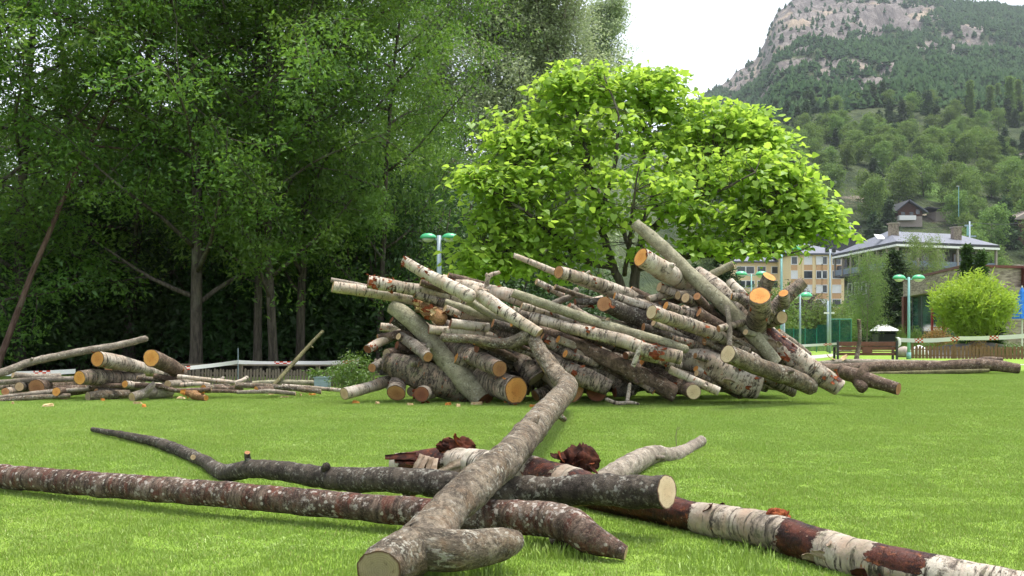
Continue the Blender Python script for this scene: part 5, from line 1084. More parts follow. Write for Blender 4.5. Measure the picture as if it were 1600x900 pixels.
thin = [([(-20,599,19,4),(50,594,19.1,5),(118,592,19.3,4.5)], 'grey', 'upper thin pole at the left edge of the small left pile'),
 ([(-20,607,19.4,5),(30,603,19.5,6),(60,600,19.6,4)], 'birch_rough', 'short rough pole at the left edge under the thin poles'),
 ([(-20,623,18.5,3.5),(60,614,18.7,4.5),(140,607,18.9,4)], 'grey', 'grey pole low at the left edge of the photo'),
 ([(-15,628,18.3,4),(40,622,18.5,4.5),(110,618,18.7,3.5)], 'tan', 'lowest tan pole at the left edge on the grass'),
 ([(20,618,18.6,3),(90,610,18.8,4),(135,605,18.9,4)], 'brown', 'brown pole sloping up below the orange face'),
 ([(85,606,19,3),(180,602,18.9,4),(245,603,18.9,4),(275,610,18.9,4),(330,608,18.9,3.5)], 'brown', 'long wavy brown pole across the small left pile'),
 ([(140,600,19.2,4),(200,604,19.2,3.5),(290,602,19.4,3.5)], 'grey', 'grey pole behind the wavy brown pole'),
 ([(240,587,19.2,4.5),(262,591,19.3,5),(290,596,19.5,4)], 'brown', 'stubby brown pole below the bright round orange end'),
 ([(214,590,19.1,4),(235,592,19.2,4),(260,594,19.4,4)], 'tan', 'short tan pole end beside the stubby brown pole'),
 ([(277,588,19.3,3.5),(320,592,19.4,3.5),(372,598,19.6,3.2)], 'birch_clean', 'slim white birch pole right of the small left pile'),
 ([(280,602,19.2,4),(310,600,19.3,4),(328,602,19.4,4)], 'birch', 'short grey-white pole under the slim white pole'),
 ([(300,596,19.6,3),(340,594,19.7,3),(350,590,19.8,2.5)], 'grey', 'thin grey stick crossing the slim white pole'),
 ([(332,604,19.2,4),(355,606,19.3,4.5),(380,607,19.4,4)], 'brown', 'brown pole below the end of the slim white pole'),
 ([(360,600,19.6,3),(376,596,19.6,3.5),(387,590,19.7,4)], 'birch_clean', 'white stub tilting up beside the low fence'),
 ([(367,602,19.3,4.5),(400,602,19.4,4.5),(430,604,19.5,4)], 'tan', 'tan pole with pale end in the middle of the trailing poles'),
 ([(395,599,19.9,4),(440,597,19.9,4.5),(490,598,20,4)], 'greygreen', 'grey-green log lying along the low fence'),
 ([(425,604,19.4,4),(470,608,19.4,4.5),(502,612,19.4,4)], 'tan', 'long tan pole trailing right from the small left pile'),
 ([(370,613,19,3),(420,612,19,4),(462,615,19,3.5)], 'grey', 'grey pole lowest on the grass among the trailing poles'),
 ([(440,603,19.7,3.5),(480,606,19.7,3.5),(536,610,19.6,3.2)], 'birch', 'flaky birch pole reaching almost to the big pile'),
 ([(300,612,19,3),(340,611,19,3.5),(372,612,19.1,3)], 'brown', 'brown pole on the grass right of the orange split piece')]
for pts, b, lb in thin:
    log(lb, pts, b, rnd.choice(('cut_pale', 'cut_brown')), rnd.choice(('cut_pale', 'cut_grey')), 'thin_pole', LEFT, n=10)
for x0, y0, x1, y1, r, b, ca, d0, d1, lb in [
 (30,604,75,600,8,'birch_rough','cut_pale',18.9,20.2,'rough log with pale end between the thin poles at the left edge'),
 (88,612,150,605,7,'brown','cut_orange',18.6,19.8,'brown log with orange end under the dark orange-knotted log'),
 (8,612,55,608,7,'birch','cut_brown',18.6,19.8,'birch log low at the left edge below the rough pole'),
 (170,575,215,586,8,'birch_rough','cut_brown',19.6,20.6,'rough log behind the top birch of the small left pile'),
 (195,600,250,604,6,'birch','cut_orange',18.7,19.6,'slim birch with orange end above the forked stub'),
 (262,600,312,596,6,'grey','cut_pale',18.9,20,'grey log with pale end below the bright round orange end'),
 (150,612,215,606,6,'dark','cut_brown',18.8,19.6,'dark pole behind the short pale log with grey end'),
 (318,606,362,602,5,'birch_rough','cut_orange',18.9,19.8,'rough pole with orange end beside the orange split piece'),
 (20,586,95,588,5,'grey','cut_pale',19.6,20.2,'grey pole just under the long curved pole'),
 (400,608,452,606,5,'brown','cut_orange',19.0,19.8,'brown pole with orange end among the trailing poles')]:
    log(lb, [(x0, y0, d0, r), ((x0 + x1)/2, (y0 + y1)/2 + 1, (d0 + d1)/2, r), (x1, y1, d1, r)], b, ca, ca, 'short_log', LEFT, n=14)
log('mossy stick leaning steeply against the low fence', [(428,602,19.6,3.6),(460,566,20.2,3.6),(486,536,20.6,3.2),(505,517,20.8,2.6)], 'moss_stick', None, 'cut_pale', 'leaning_stick', LEFT, n=10, stubs=[(0.75,2.6,1.2,0.5,None)])
log('orange split piece lying in front of the small left pile', [(290,613,18.8,4),(303,617,18.6,7),(322,622,18.4,4.5)], 'splinter', 'cut_orange', 'cut_orange', 'split_piece', LEFT, wob=0.25, flakes=[(0,1,6,'chip_orange',10)])
# chips of fresh wood on the grass
chips = [(392,614),(422,617),(447,617),(470,619),(476,614),(488,618),(445,622),(20,632),(100,625),(75,636),(160,627),(225,637),(215,632),(268,622),(283,624),(330,614),(700,634),(716,636),(745,633),(832,637),(590,632),(640,634),(556,631)]
for px, py in chips:
    d = CAMH * F / (py - HY); p = P(px, py, d); mb = MB(); L_ = rnd.uniform(0.04, 0.11); w = rnd.uniform(0.02, 0.05)
    lo = [(-L_, -w, 0.012), (L_*0.7, -w*0.8, 0.010), (L_, w*0.3, 0.012), (L_*0.1, w, 0.010), (-L_*0.8, w*0.7, 0.012)]
    mb.hexa(lo, [(x*0.8, y*0.8, z + rnd.uniform(0.015, 0.05)) for x, y, z in lo])
    o = mb.build('wood_chip', M['chip'] if rnd.random() < 0.75 else M['chip_orange'], None, p); o.rotation_euler = (0, 0, rnd.uniform(0, 6.28))
    side = 'at the foot of the big pile' if px > 520 else 'in front of the small left pile'
    tag(o, 'pale wood chip on the grass ' + side, 'wood chip', 'wood chips ' + side)
# ---------------------------------------------------------------- fences, lamps, bench, tape, houses
M['picket'] = plain('weathered_picket', (0.19, 0.152, 0.122), 0.85, 0.2, scale=9)
M['picket_brown'] = plain('brown_picket', (0.20, 0.115, 0.068), 0.85, 0.2, scale=9)
M['bench'] = plain('dark_red_wood', (0.13, 0.042, 0.028), 0.55, 0.4, scale=5)
M['iron'] = plain('dark_iron', (0.020, 0.022, 0.024), 0.5, 0.5)
M['lamp_green'] = plain('green_lamp_cap', (0.075, 0.42, 0.20), 0.35, 0.5, var=0.06)
M['lamp_pole'] = plain('blue_grey_pole', (0.30, 0.38, 0.44), 0.45, 0.5, var=0.1)
M['teal_pole'] = plain('teal_pole', (0.22, 0.44, 0.44), 0.5, 0.5, var=0.1)
M['diffuser'] = plain('lamp_diffuser', (0.55, 0.55, 0.52), 0.3, 0.5, var=0.05)
M['slate'] = plain('slate_roof', (0.125, 0.132, 0.160), 0.6, 0.4, var=0.2, scale=2.5, bump=0.3)
M['slate_dark'] = plain('dark_fascia', (0.035, 0.036, 0.042), 0.6, 0.4)
M['white'] = plain('white_paint', (0.78, 0.77, 0.74), 0.6, 0.3, var=0.05)
M['yellow'] = plain('yellow_render', (0.80, 0.63, 0.36), 0.85, 0.2, var=0.06)
M['peach'] = plain('peach_render', (0.62, 0.38, 0.20), 0.85, 0.2, var=0.06)
M['darkwall'] = plain('dark_stone_wall', (0.095, 0.092, 0.100), 0.85, 0.2, var=0.3, scale=3)
M['brownwall'] = plain('brown_boards', (0.095, 0.050, 0.036), 0.8, 0.2, var=0.3)
M['stonewall_pale'] = plain('pale_render', (0.34, 0.29, 0.25), 0.85, 0.2)
M['chimney'] = plain('chimney_stone', (0.24, 0.195, 0.155), 0.9, 0.2, var=0.4, scale=4)
M['rust'] = plain('rust_red_steel', (0.130, 0.040, 0.032), 0.6, 0.3)
M['red'] = plain('red_frame', (0.36, 0.03, 0.035), 0.5, 0.4)
M['blue'] = plain('blue_cloth', (0.035, 0.19, 0.62), 0.8, 0.2)
M['soil'] = plain('garden_soil', (0.16, 0.14, 0.125), 0.95, 0.1, var=0.3, bump=0.4)
M['bluegrey'] = plain('blue_grey_panel', (0.16, 0.19, 0.25), 0.6, 0.3)
def glass(name, col, rough=0.08):
    t = NT(name); b = t.bsdf(t.mix(t.ramp(t.noise(t.obj(), 0.9, 4), 0.35, 0.65), col, tuple(x*2.2 for x in col)), rough, None, 0.7); return t.m
M['glass'] = glass('window_glass', (0.020, 0.026, 0.030)); M['teal_glass'] = glass('teal_glass', (0.022, 0.060, 0.055), 0.12)
def stone_mat():
    t = NT('laid_stone'); o = t.obj(); c = t.noise(t.mapv(o, (1.5, 1.5, 9)), 1.0, 4, 0.7)
    br = t.noise(o, 1.4, 4); col = t.mix(t.ramp(c, 0.35, 0.65), (0.16, 0.125, 0.105), (0.38, 0.32, 0.275)); col = t.mix(t.ramp(br, 0.45, 0.7, 0, 0.5), col, (0.27, 0.215, 0.18))
    t.bsdf(col, 0.9, t.bump(c, 0.6, 0.03), 0.15); return t.m
M['stone'] = stone_mat()
def tape_mat():
    t = NT('barrier_tape'); u = t.attr('tu'); v = t.attr('tv')
    band = t.math('LESS_THAN', t.math('FRACT', t.math('ADD', t.math('DIVIDE', u, 1.55), 0.3)), 0.24)
    chk = t.math('MODULO', t.math('ADD', t.math('FLOOR', t.math('MULTIPLY', u, 12.0)), t.math('FLOOR', t.math('MULTIPLY', v, 3.0))), 2.0)
    col = t.mix(t.math('MULTIPLY', band, chk), (0.80, 0.79, 0.78), (0.62, 0.07, 0.035))
    d = t.n('BsdfDiffuse'); t.set(d.inputs[0], col); tr = t.n('BsdfTranslucent'); t.set(tr.inputs[0], col)
    m = t.n('MixShader'); m.inputs[0].default_value = 0.3; t.t.links.new(d.outputs[0], m.inputs[1]); t.t.links.new(tr.outputs[0], m.inputs[2]); t.surface(m.outputs[0]); return t.m
M['tape'] = tape_mat()
def tape(label, pts, h=0.10, sag=0.02):
    """a ribbon with a slight twist, sag and thickness"""
    W = [P(*p) for p in pts]; V, Fc, tu, tv = [], [], [], []; u = rnd.uniform(0, 3); prev = None; rows = []
    for i in range(len(W) - 1):
        for k in range(24):
            f = k / 24; p = W[i].lerp(W[i+1], f); p.z -= sag * 4 * f * (1 - f); rows.append(p)
    rows.append(W[-1])
    for i, p in enumerate(rows):
        if i: u += (p - rows[i-1]).length
        tw = 0.35 * math.sin(u * 0.9) + 0.15 * math.sin(u * 2.3)
        up = Vector((0, math.sin(tw), math.cos(tw))) * (h / 2)
        for s, vv in ((-1, 0.02), (1, 0.98)):
            for off in (0, 0.002): V.append(p + up * s + Vector((0, off, 0))); tu.append(u); tv.append(vv)
    for i in range(len(rows) - 1):
        a, b = i*4, (i+1)*4
        Fc += [(a, b, b+2, a+2), (a+1, a+3, b+3, b+1), (a+2, b+2, b+3, a+3), (a, a+1, b+1, b)]
    o = link('barrier_tape', mesh_np('barrier_tape', V, Fc, {'tu': tu, 'tv': tv}, smooth=False), M['tape'])
    return tag(o, label, 'barrier tape', 'barrier tapes')
tape('white and red barrier tape along the low fence, right of the thin rod', [(372,565.5,23.6),(470,567,23.6),(560,564,23.4)], 0.085)
tape('white and red barrier tape rising to the thin rod from the small left pile', [(262,577,22.5),(372,565.5,23.6)], 0.085)
tape('white and red barrier tape at the left edge behind the curved pole', [(-30,584,23.0),(118,580,23.0)], 0.10)
tape('white and red barrier tape from the bench to the right edge', [(1404,531,46.8),(1500,528.5,45),(1640,521,43)], 0.18, 0.06)
tape('white and red barrier tape left of the bench', [(1215,541,47.5),(1308,537,47)], 0.11)
def tape_tail(label, px, py, d):
    V = []; n = 8; p = P(px, py, d)
    for i in range(n + 1):
        f = i / n
        for s in (-1, 1): V.append(Vector((0.07*s*(1 - 0.3*f) + 0.10*math.sin(f*4), 0.05*math.cos(f*5) , -0.55*f + 0.05*math.sin(f*9))))
    Fc = [(2*i, 2*i+1, 2*i+3, 2*i+2) for i in range(n)]; u = [i // 2 * 0.07 for i in range(len(V))]
    o = link('tape_knot', mesh_np('tape_knot', V, Fc, {'tu': u, 'tv': [0.5]*len(V)}), M['tape'], None, p); m = o.modifiers.new('thick', 'SOLIDIFY'); m.thickness = 0.012
    tag(o, label, 'barrier tape', 'barrier tapes')
tape_tail('crumpled tape end hanging from the right end of the bench', 1402, 527, 46.7); tape_tail('loose tape end hanging from the left end of the bench', 1309, 536, 46.8)
def thing(name, label, cat, loc, group=None, rz=0.0): return empty(name, loc, rz, label, cat, group)
rod = MB().tube([(0, 0, 0), (0, 0, 0.42), (0, 0, 0.86)], [0.008, 0.008, 0.007], 7).build('metal_rod', M['lamp_pole'], None, (P(372, 0, 23.6).x, 23.6, 0)); tag(rod, 'thin metal rod holding the tape by the low fence', 'rod')
# low picket fences
def picket_fence(label, A_, B_, hgt, pitch, pw, mat, rail_top=False):
    A_, B_ = Vector(A_), Vector(B_); d = (B_ - A_); L = d.length; d.normalize(); ang = math.atan2(d.y, d.x)
    root = thing('picket_fence', label, 'fence', A_, None, ang); n = int(L / pitch)
    pk = MB(); w = pw / 2
    pk.hexa([(-w, -0.010, 0), (w, -0.010, 0), (w, 0.010, 0), (-w, 0.010, 0)], [(-w, -0.010, hgt*0.94), (w, -0.010, hgt*0.94), (w, 0.010, hgt*0.94), (-w, 0.010, hgt*0.94)])
    pk.hexa([(-w, -0.010, hgt*0.94), (w, -0.010, hgt*0.94), (w, 0.010, hgt*0.94), (-w, 0.010, hgt*0.94)], [(-w*0.3, -0.009, hgt), (w*0.3, -0.009, hgt), (w*0.3, 0.009, hgt), (-w*0.3, 0.009, hgt)])
    me = mesh_np('picket', pk.v, pk.f, smooth=False); me.materials.append(M[mat])
    for i in range(n):
        o = link('picket', me, None, root, (i*pitch + rnd.uniform(-.005, .005), rnd.uniform(-.004, .004), rnd.uniform(-0.02, 0.0))); o.rotation_euler = (rnd.uniform(-.02, .02), rnd.uniform(-.03, .03), 0)
        o.scale = (rnd.uniform(0.85, 1.1), 1, rnd.uniform(0.94, 1.04))
    for z in (hgt*0.25, hgt*0.72): MB().box(-0.1, L, 0.016, 0.05, z - 0.025, z + 0.025).build('rail', M[mat], root)
    if rail_top: MB().box(-0.1, L, -0.03, 0.05, hgt*1.16, hgt*1.16 + 0.035).build('top_rail', M[mat], root)
    for i in range(int(L / 1.8) + 1): MB().box(i*1.8 - 0.04, i*1.8 + 0.04, 0.052, 0.13, 0, hgt*1.16).build('post', M[mat], root)
    return root
picket_fence('low weathered picket fence with a top rail in front of the wood', (ground_at(255, 23.9), 23.9, 0), (ground_at(592, 23.2), 23.2, 0), 0.40, 0.072, 0.046, 'picket', True)
picket_fence('low brown picket fence at the right behind the tape', (ground_at(1426, 49.5), 49.5, 0), (ground_at(1650, 47.5), 47.5, 0), 0.60, 0.155, 0.12, 'picket_brown')
# planter box by the low fence
pl = thing('planter_box', 'grey planter box with a small plant at the low fence', 'planter', (ground_at(504, 22.9), 22.9, 0)); mb = MB().box(-0.16, 0.16, -0.12, 0.12, 0.0, 0.22); mb.box(-0.175, 0.175, -0.135, 0.135, 0.22, 0.25)
mb.build('box', M['lamp_pole'], pl)
link('plant', leaves_mesh('plant', [Vector((rnd.uniform(-.22, .1), rnd.uniform(-.1, .1), rnd.uniform(.26, .38))) for _ in range(14)], 0.06, 14, 0.09, 3, 0.1), M['shrub_leaf'], pl)
# street lamps
def lamp(label, px, d, top_py, head=0.46, pole='teal_pole', arm=0.46, rz=0.0):
    top = P(px, top_py, d).z; root = thing('street_lamp', label, 'street lamp', ((px - 800)/F*d, d, 0), 'street lamps', rz)
    MB().tube([(0, 0, 0), (0, 0, top*0.5), (0, 0, top)], [0.075, 0.062, 0.052], 10).build('pole', M[pole], root, smooth=True)
    MB().tube([(0, 0, 0), (0, 0, 0.3)], [0.11, 0.10], 10).build('pole_base', M[pole], root, smooth=True)
    for s in (-1, 1):
        ar = MB().tube([(0, 0, top - 0.12), (s*arm*0.5, 0, top - 0.10), (s*(arm + 0.05), 0, top - 0.05)], [0.026, 0.026, 0.03], 7).build('arm', M[pole], root, smooth=True)
        prof = [(0.30, -0.02), (0.31, 0.02), (0.28, 0.10), (0.21, 0.17), (0.11, 0.215), (0.02, 0.225)]; k = head / 0.62
        cp = MB().lathe([(r*k, z*k) for r, z in prof], (0, 0, 0), 16).build('lamp_head', M['lamp_green'], root, (s*(arm + 0.26*k), 0, top - 0.06), smooth=True); cp.scale = (1.25, 0.85, 1)
        df = MB().lathe([(0.03*k, -0.20*k), (0.14*k, -0.17*k), (0.22*k, -0.10*k), (0.25*k, -0.03*k)], (0, 0, 0), 14).build('diffuser', M['diffuser'], cp, (0, 0, 0), smooth=True)
    return root
lamp('street lamp with two green heads left of the catalpa, above the big pile', 686, 26, 368, 0.33, 'lamp_pole', 0.13)
lamp('street lamp with two green heads beside the right end of the bench', 1420, 48.2, 433, 0.48, 'teal_pole', 0.24)
lamp('street lamp with green heads among the catalpa leaves, before the yellow building', 1221, 50, 388, 0.62, 'teal_pole', 0.30)
lamp('distant street lamp with green heads above the crest of the big pile', 1174, 78, 428, 0.75, 'teal_pole', 0.45)
lamp('street lamp behind the forked stump with pale green heads', 1250, 62, 461, 0.7, 'lamp_pole', 0.25, 0.6)
for lb, px, d, ty, cross in (('tall floodlight mast with a cross bar in front of the yellow building', 1297, 62, 392, 489), ('second slim mast close left of the tall floodlight mast', 1293.5, 66, 470, None), ('plain pale post right of the forked stump', 1224.5, 46, 477, None)):
    z = P(px, ty, d).z; root = thing('floodlight_mast', lb, 'mast', ((px-800)/F*d, d, 0), 'masts by the court'); MB().tube([(0,0,0),(0,0,z*0.5),(0,0,z)], [0.075, 0.065, 0.05], 9).build('pole', M['lamp_pole'], root, smooth=True)
    if cross:
        zc = P(px, cross, d).z; MB().box(-0.36, 0.25, -0.04, 0.04, zc - 0.05, zc + 0.05).build('cross_bar', M['white'], root); MB().box(-0.3, -0.1, -0.14, 0.02, z - 0.1, z + 0.15).build('floodlight', M['iron'], root); MB().box(0.1, 0.3, -0.14, 0.02, z - 0.1, z + 0.15).build('floodlight', M['iron'], root)
# ball-court net
def net_mat():
    t = NT('green_net'); tr = t.n('BsdfTransparent'); d = t.n('BsdfDiffuse'); t.set(d.inputs[0], (0.012, 0.085, 0.075)); m = t.n('MixShader')
    t.set(m.inputs[0], t.ramp(t.noise(t.obj(), 2.0, 3), 0.2, 0.8, 0.4, 0.65)); t.t.links.new(tr.outputs[0], m.inputs[1]); t.t.links.new(d.outputs[0], m.inputs[2]); t.surface(m.outputs[0]); return t.m
M['net'] = net_mat(); M['green_steel'] = plain('green_steel', (0.03, 0.20, 0.16), 0.5, 0.4)
nr = thing('court_fence', 'teal green netting fence of the ball court left of the bench', 'fence', (ground_at(1222, 66), 66, 0)); Lc = ground_at(1330, 66) - ground_at(1222, 66)
nseg = 6
for i in range(nseg + 1): MB().tube([(Lc*i/nseg, 0, 0), (Lc*i/nseg, 0, 2.05 if i > 3 else 1.5)], 0.03, 7).build('post', M['green_steel'], nr)
for i in range(nseg): MB().box(Lc*i/nseg + 0.031, Lc*(i+1)/nseg - 0.031, -0.004, 0.004, 0.05, 1.45 if i < 3 else (1.7 if i < 4 else 2.0)).build('net_panel', M['net'], nr)
MB().tube([(Lc*4/nseg, 0, 2.05), (Lc, 0, 2.05)], 0.03, 7).build('rail', M['green_steel'], nr)
# bench seen from behind
bl, br_ = ground_at(1305, 46.8), ground_at(1406, 46.4); bw = br_ - bl
bn = thing('park_bench', 'dark red wooden park bench seen from behind, tape tied to it', 'bench', (bl, 46.6, 0), None, 0.02)
for z0, z1, y in ((0.62, 0.80, 0.0), (0.44, 0.59, 0.02)): MB().box(0.05, bw - 0.05, y, y + 0.045, z0, z1).build('back_board', M['bench'], bn, bevel=0.008)
for k, y in enumerate((0.08, 0.22, 0.36)): MB().box(0.05, bw - 0.05, y, y + 0.12, 0.36, 0.405).build('seat_board', M['bench'], bn, bevel=0.006)
MB().box(0.05, bw - 0.05, 0.055, 0.078, 0.20, 0.32).build('rear_board', M['bench'], bn, bevel=0.006)
for x in (0.0, bw - 0.09):
    MB().box(x, x + 0.09, -0.05, -0.002, 0, 0.86).build('back_leg', M['iron'], bn); MB().box(x, x + 0.09, 0.42, 0.49, 0, 0.55).build('front_leg', M['iron'], bn); MB().box(x + 0.01, x + 0.08, -0.002, 0.50, 0.55, 0.60).build('armrest', M['iron'], bn); MB().box(x+0.01, x+0.08, -0.002, 0.42, 0.30, 0.35).build('side_rail', M['iron'], bn)
MB().box(bw/2 - 0.22, bw/2 + 0.22, -0.02, -0.002, 0.30, 0.60).build('back_brace', M['bench'], bn)

# ---- buildings
def quadwin(parent, name, c, u, v, w, h, fr=0.08, frame='white', pane='glass', nrm=None, depth=0.08):
    """a window: frame proud of the wall, pane set back in it"""
    c, u, v = Vector(c), Vector(u).normalized(), Vector((0, 0, 1)); n = Vector(nrm).normalized(); f = MB()
    for cc, hu, hv in ((c + v*(h/2), w/2 + fr, fr/2), (c - v*(h/2), w/2 + fr, fr/2)): f.obox(cc + n*depth*0.5, u*hu, n*depth*0.5, v*hv)
    for sgn in (-1, 1): f.obox(c + u*(sgn*(w/2 + fr/2)) + n*depth*0.5, u*(fr/2), n*depth*0.5, v*(h/2 - fr/2))
    o = f.build(name, M[frame], parent); MB().obox(c + n*0.02, u*(w/2), n*0.015, v*(h/2 - fr/2)).build('pane', M[pane], o); return o
yb = thing('apartment_building', 'yellow apartment building with slate roof behind the forked stump', 'building', (0, 0, 0))
def at(px, py, d): return P(px, py, d)
d1, d2 = 206.0, 196.0
xl, xm, xr = at(1146,0,d1).x, at(1236,0,d2).x, at(1319,0,d2).x; ze1, ze2 = at(0,410,d1).z, at(0,398,d2).z
MB().box(xl, xm + 2, d1, d1 + 14, 0, ze1).build('wall', M['yellow'], yb); MB().box(xm, xr, d2, d2 + 20, 0, ze2).build('wall', M['yellow'], yb)
def hip(parent, x0, x1, y0, y1, ze, rise, over, name='roof', mat='slate'):
    a, b, c, e = x0 - over, x1 + over, y0 - over, y1 + over; ym = (c + e)/2; ins = min((e - c)/2, (b - a)/2 - 0.5)
    m = MB(); m.hexa([(a,c,ze),(b,c,ze),(b,e,ze),(a,e,ze)], [(a,c,ze+0.25),(b,c,ze+0.25),(b,e,ze+0.25),(a,e,ze+0.25)])
    m.poly([(a,c,ze+0.25),(b,c,ze+0.25),(b,e,ze+0.25),(a,e,ze+0.25),(a+ins,ym,ze+rise),(b-ins,ym,ze+rise)], [(0,1,5,4),(1,2,5),(2,3,4,5),(3,0,4)])
    return m.build(name, M[mat], parent)
hip(yb, xl, xm + 2, d1, d1 + 14, ze1, 2.6, 0.7); hip(yb, xm, xr, d2, d2 + 20, ze2, 2.9, 0.7)
for row in range(5):
    y = 407 + 22.2 * row
    for px, w in ((1241,1.0),(1262,2.0),(1280,1.0),(1288,0.9),(1307,1.5)):
        c = at(px, y, d2 - 0.02); q = quadwin(yb, 'window', c, (1,0,0), 0, w, 1.45, 0.12, 'white', 'glass' if rnd.random() < 0.55 else 'white', (0,-1,0), 0.12)
        MB().box(c.x - w/2 - 0.05, c.x + w/2 + 0.05, d2 - 0.09, d2 - 0.003, c.z - 1.95, c.z - 0.82).build('peach_panel', M['peach'], yb)
    for px in (1158,1172,1190,1212):
        c = at(px, y + 15, d1 - 0.02); quadwin(yb, 'window', c, (1,0,0), 0, 1.5, 1.4, 0.12, 'white', 'glass', (0,-1,0), 0.12)
for px in (1254, 1271, 1298): MB().box(at(px,0,d2).x - 0.22, at(px,0,d2).x + 0.22, d2 - 0.16, d2 - 0.002, 0, ze2 - 0.02).build('pilaster', M['yellow'], yb)
for row in (0, 2): c = at(1316, 421 + 44*row, d2); MB().box(c.x - 1.0, c.x + 0.9, d2 - 1.3, d2 - 0.1, c.z - 0.5, c.z + 0.6).build('balcony', M['darkwall'], yb)
MB().box(at(1209,0,d1).x - 0.6, at(1209,0,d1).x + 0.6, d1 + 4, d1 + 5.2, ze1 + 1, at(0,380,d1).z).build('chimney', M['chimney'], yb)
# slate-roofed house
sh = thing('slate_roofed_house', 'large dark house with a broad grey slate hip roof and two chimneys', 'house', (0, 0, 0))
Cn = at(1401, 381, 140); Lf = at(1300, 404, 164); Rt = at(1562, 387, 146.5); ze = Cn.z; Lf.z = ze; Rt.z = ze; Bk = Lf + (Rt - Cn)
R1 = at(1388, 361, 151); R2 = at(1496, 365, 156); R2.z = R1.z
th_ = Vector((0, 0, 0.35)); cr = [Cn, Rt, Bk, Lf]
m = MB(); m.poly([p + th_ for p in cr] + [R1, R2], [(0,1,5,4),(1,2,5),(2,3,4,5),(3,0,4)]); m.build('roof', M['slate'], sh)
m = MB(); m.hexa([p for p in cr], [p + th_*0.99 for p in cr]); m.build('fascia', M['slate_dark'], sh)
m = MB(); cen = (Cn + Bk)/2
m.hexa([p.lerp(cen, -0.003) - Vector((0,0,0.30)) for p in cr], [p.lerp(cen, -0.003) - Vector((0,0,0.01)) for p in cr]); m.build('gutter', M['white'], sh)
ins = [p.lerp(cen, 0.20) for p in cr]; m = MB(); m.hexa([Vector((p.x, p.y, 0)) for p in ins], [p - Vector((0,0,0.31)) for p in ins]); m.build('wall', M['darkwall'], sh)
deck = [p.lerp(cen, 0.04) for p in cr]; m = MB(); m.hexa([Vector((p.x, p.y, ze - 3.35)) for p in deck], [Vector((p.x, p.y, ze - 3.05)) for p in deck]); m.build('balcony_floor', M['darkwall'], sh)
for a, b in ((0, 1), (3, 0)):
    p, q = deck[a], deck[b]; u = (q - p); L_ = u.length; u.normalize(); nn = Vector((u.y, -u.x, 0))
    MB().obox((p + q)/2 + Vector((0,0,-2.55)), u*(L_/2), nn*0.03, Vector((0,0,0.42))).build('balcony_panel', M['bluegrey'], sh)
    k = int(L_ / 3)
    for i in range(k + 1): c = p + u*(L_*i/k); MB().obox(c + Vector((0,0,-1.68)), u*0.14, nn*0.14, Vector((0,0,1.36))).build('column', M['stonewall_pale'], sh)
    pi, qi = ins[a], ins[b]
    for i in range(k):
        c = pi.lerp(qi, (i + 0.5)/k); c.z = ze - 1.7; quadwin(sh, 'window', c + nn*0.02, u, 0, 1.5, 1.7, 0.1, 'brownwall', 'glass', nn, 0.1)
        c2 = c.copy(); c2.z = ze - 5.2; quadwin(sh, 'window', c2 + nn*0.02, u, 0, 1.5, 1.8, 0.1, 'white', 'glass', nn, 0.1)
for px, py0, py1, d in ((1396, 350, 372, 147), (1494, 356, 380, 149)):
    a, b = at(px, py0, d), at(px, py1, d); MB().box(a.x - 0.55, a.x + 0.55, d - 0.55, d + 0.55, b.z - 1.2, a.z).build('chimney', M['chimney'], sh); MB().box(a.x - 0.7, a.x + 0.7, d - 0.7, d + 0.7, a.z, a.z + 0.14).build('chimney_cap', M['stonewall_pale'], sh)
p = at(1375, 371, 147.5); m = MB(); m.obox(p + Vector((0,0,0.05)), (0.8,0.6,0), (-0.1,0.5,0.35), (0,-0.02,0.05)); m.build('skylight', M['white'], sh)
# dark modern house on the slope
mh = thing('modern_house', 'dark grey modern house with balconies above the yellow building', 'house', (0, 0, 0)); dm = 262.0
def mbox(name, x0, y0, x1, y1, da, db, mat): a, b = at(x0, y1, dm), at(x1, y0, dm); return MB().box(a.x, b.x, dm + da, dm + db, a.z, b.z).build(name, M[mat], mh)
mbox('wall', 1288, 372, 1342, 430, 0, 10, 'darkwall'); mbox('upper_storey', 1284, 357, 1340, 372, -0.8, 9, 'darkwall'); mbox('roof', 1296, 353, 1344, 357, -1.2, 9.5, 'slate_dark'); mbox('balcony', 1311, 366, 1330, 369.5, -2.6, -0.82, 'stonewall_pale')
for x0, y0, x1, y1, mt in ((1291,360,1298,366,'white'),(1300,359,1310,366,'white'),(1313,370.5,1322,379,'glass'),(1298,386,1309,391,'glass'),(1325,373,1328,379,'glass'),(1332,361,1338,367,'glass'),(1300,372.5,1309,375,'glass')): mbox('window', x0, y0, x1, y1, -0.85 if y0 < 369 else -0.05, -0.81 if y0 < 369 else -0.002, mt)
mbox('chimney', 1324, 349, 1326, 362, -1.9, -1.3, 'white')
# chalet
ch = thing('chalet', 'brown wooden chalet with gabled roof on the hillside meadow', 'house', (0, 0, 0)); dc = 318.0
a, b = at(1403, 356, dc), at(1441, 330, dc); pk_ = at(1419, 315, dc)
m = MB(); m.box(a.x, b.x, dc, dc + 12, a.z - 8, at(0,338,dc).z); m.build('wall', M['stonewall_pale'], ch)
z1 = at(0,338,dc).z; m = MB(); m.hexa([(a.x, dc, z1), (b.x, dc, z1), (b.x, dc + 12, z1), (a.x, dc + 12, z1)], [(a.x, dc, b.z), (b.x, dc, b.z), (b.x, dc + 12, b.z), (a.x, dc + 12, b.z)]); m.poly([(a.x,dc,b.z),(b.x,dc,b.z),(pk_.x,dc,pk_.z),(a.x,dc+12,b.z),(b.x,dc+12,b.z),(pk_.x,dc+12,pk_.z)], [(0,1,2),(3,5,4),(0,2,5,3),(1,4,5,2)]); m.build('upper_wall', M['brownwall'], ch)
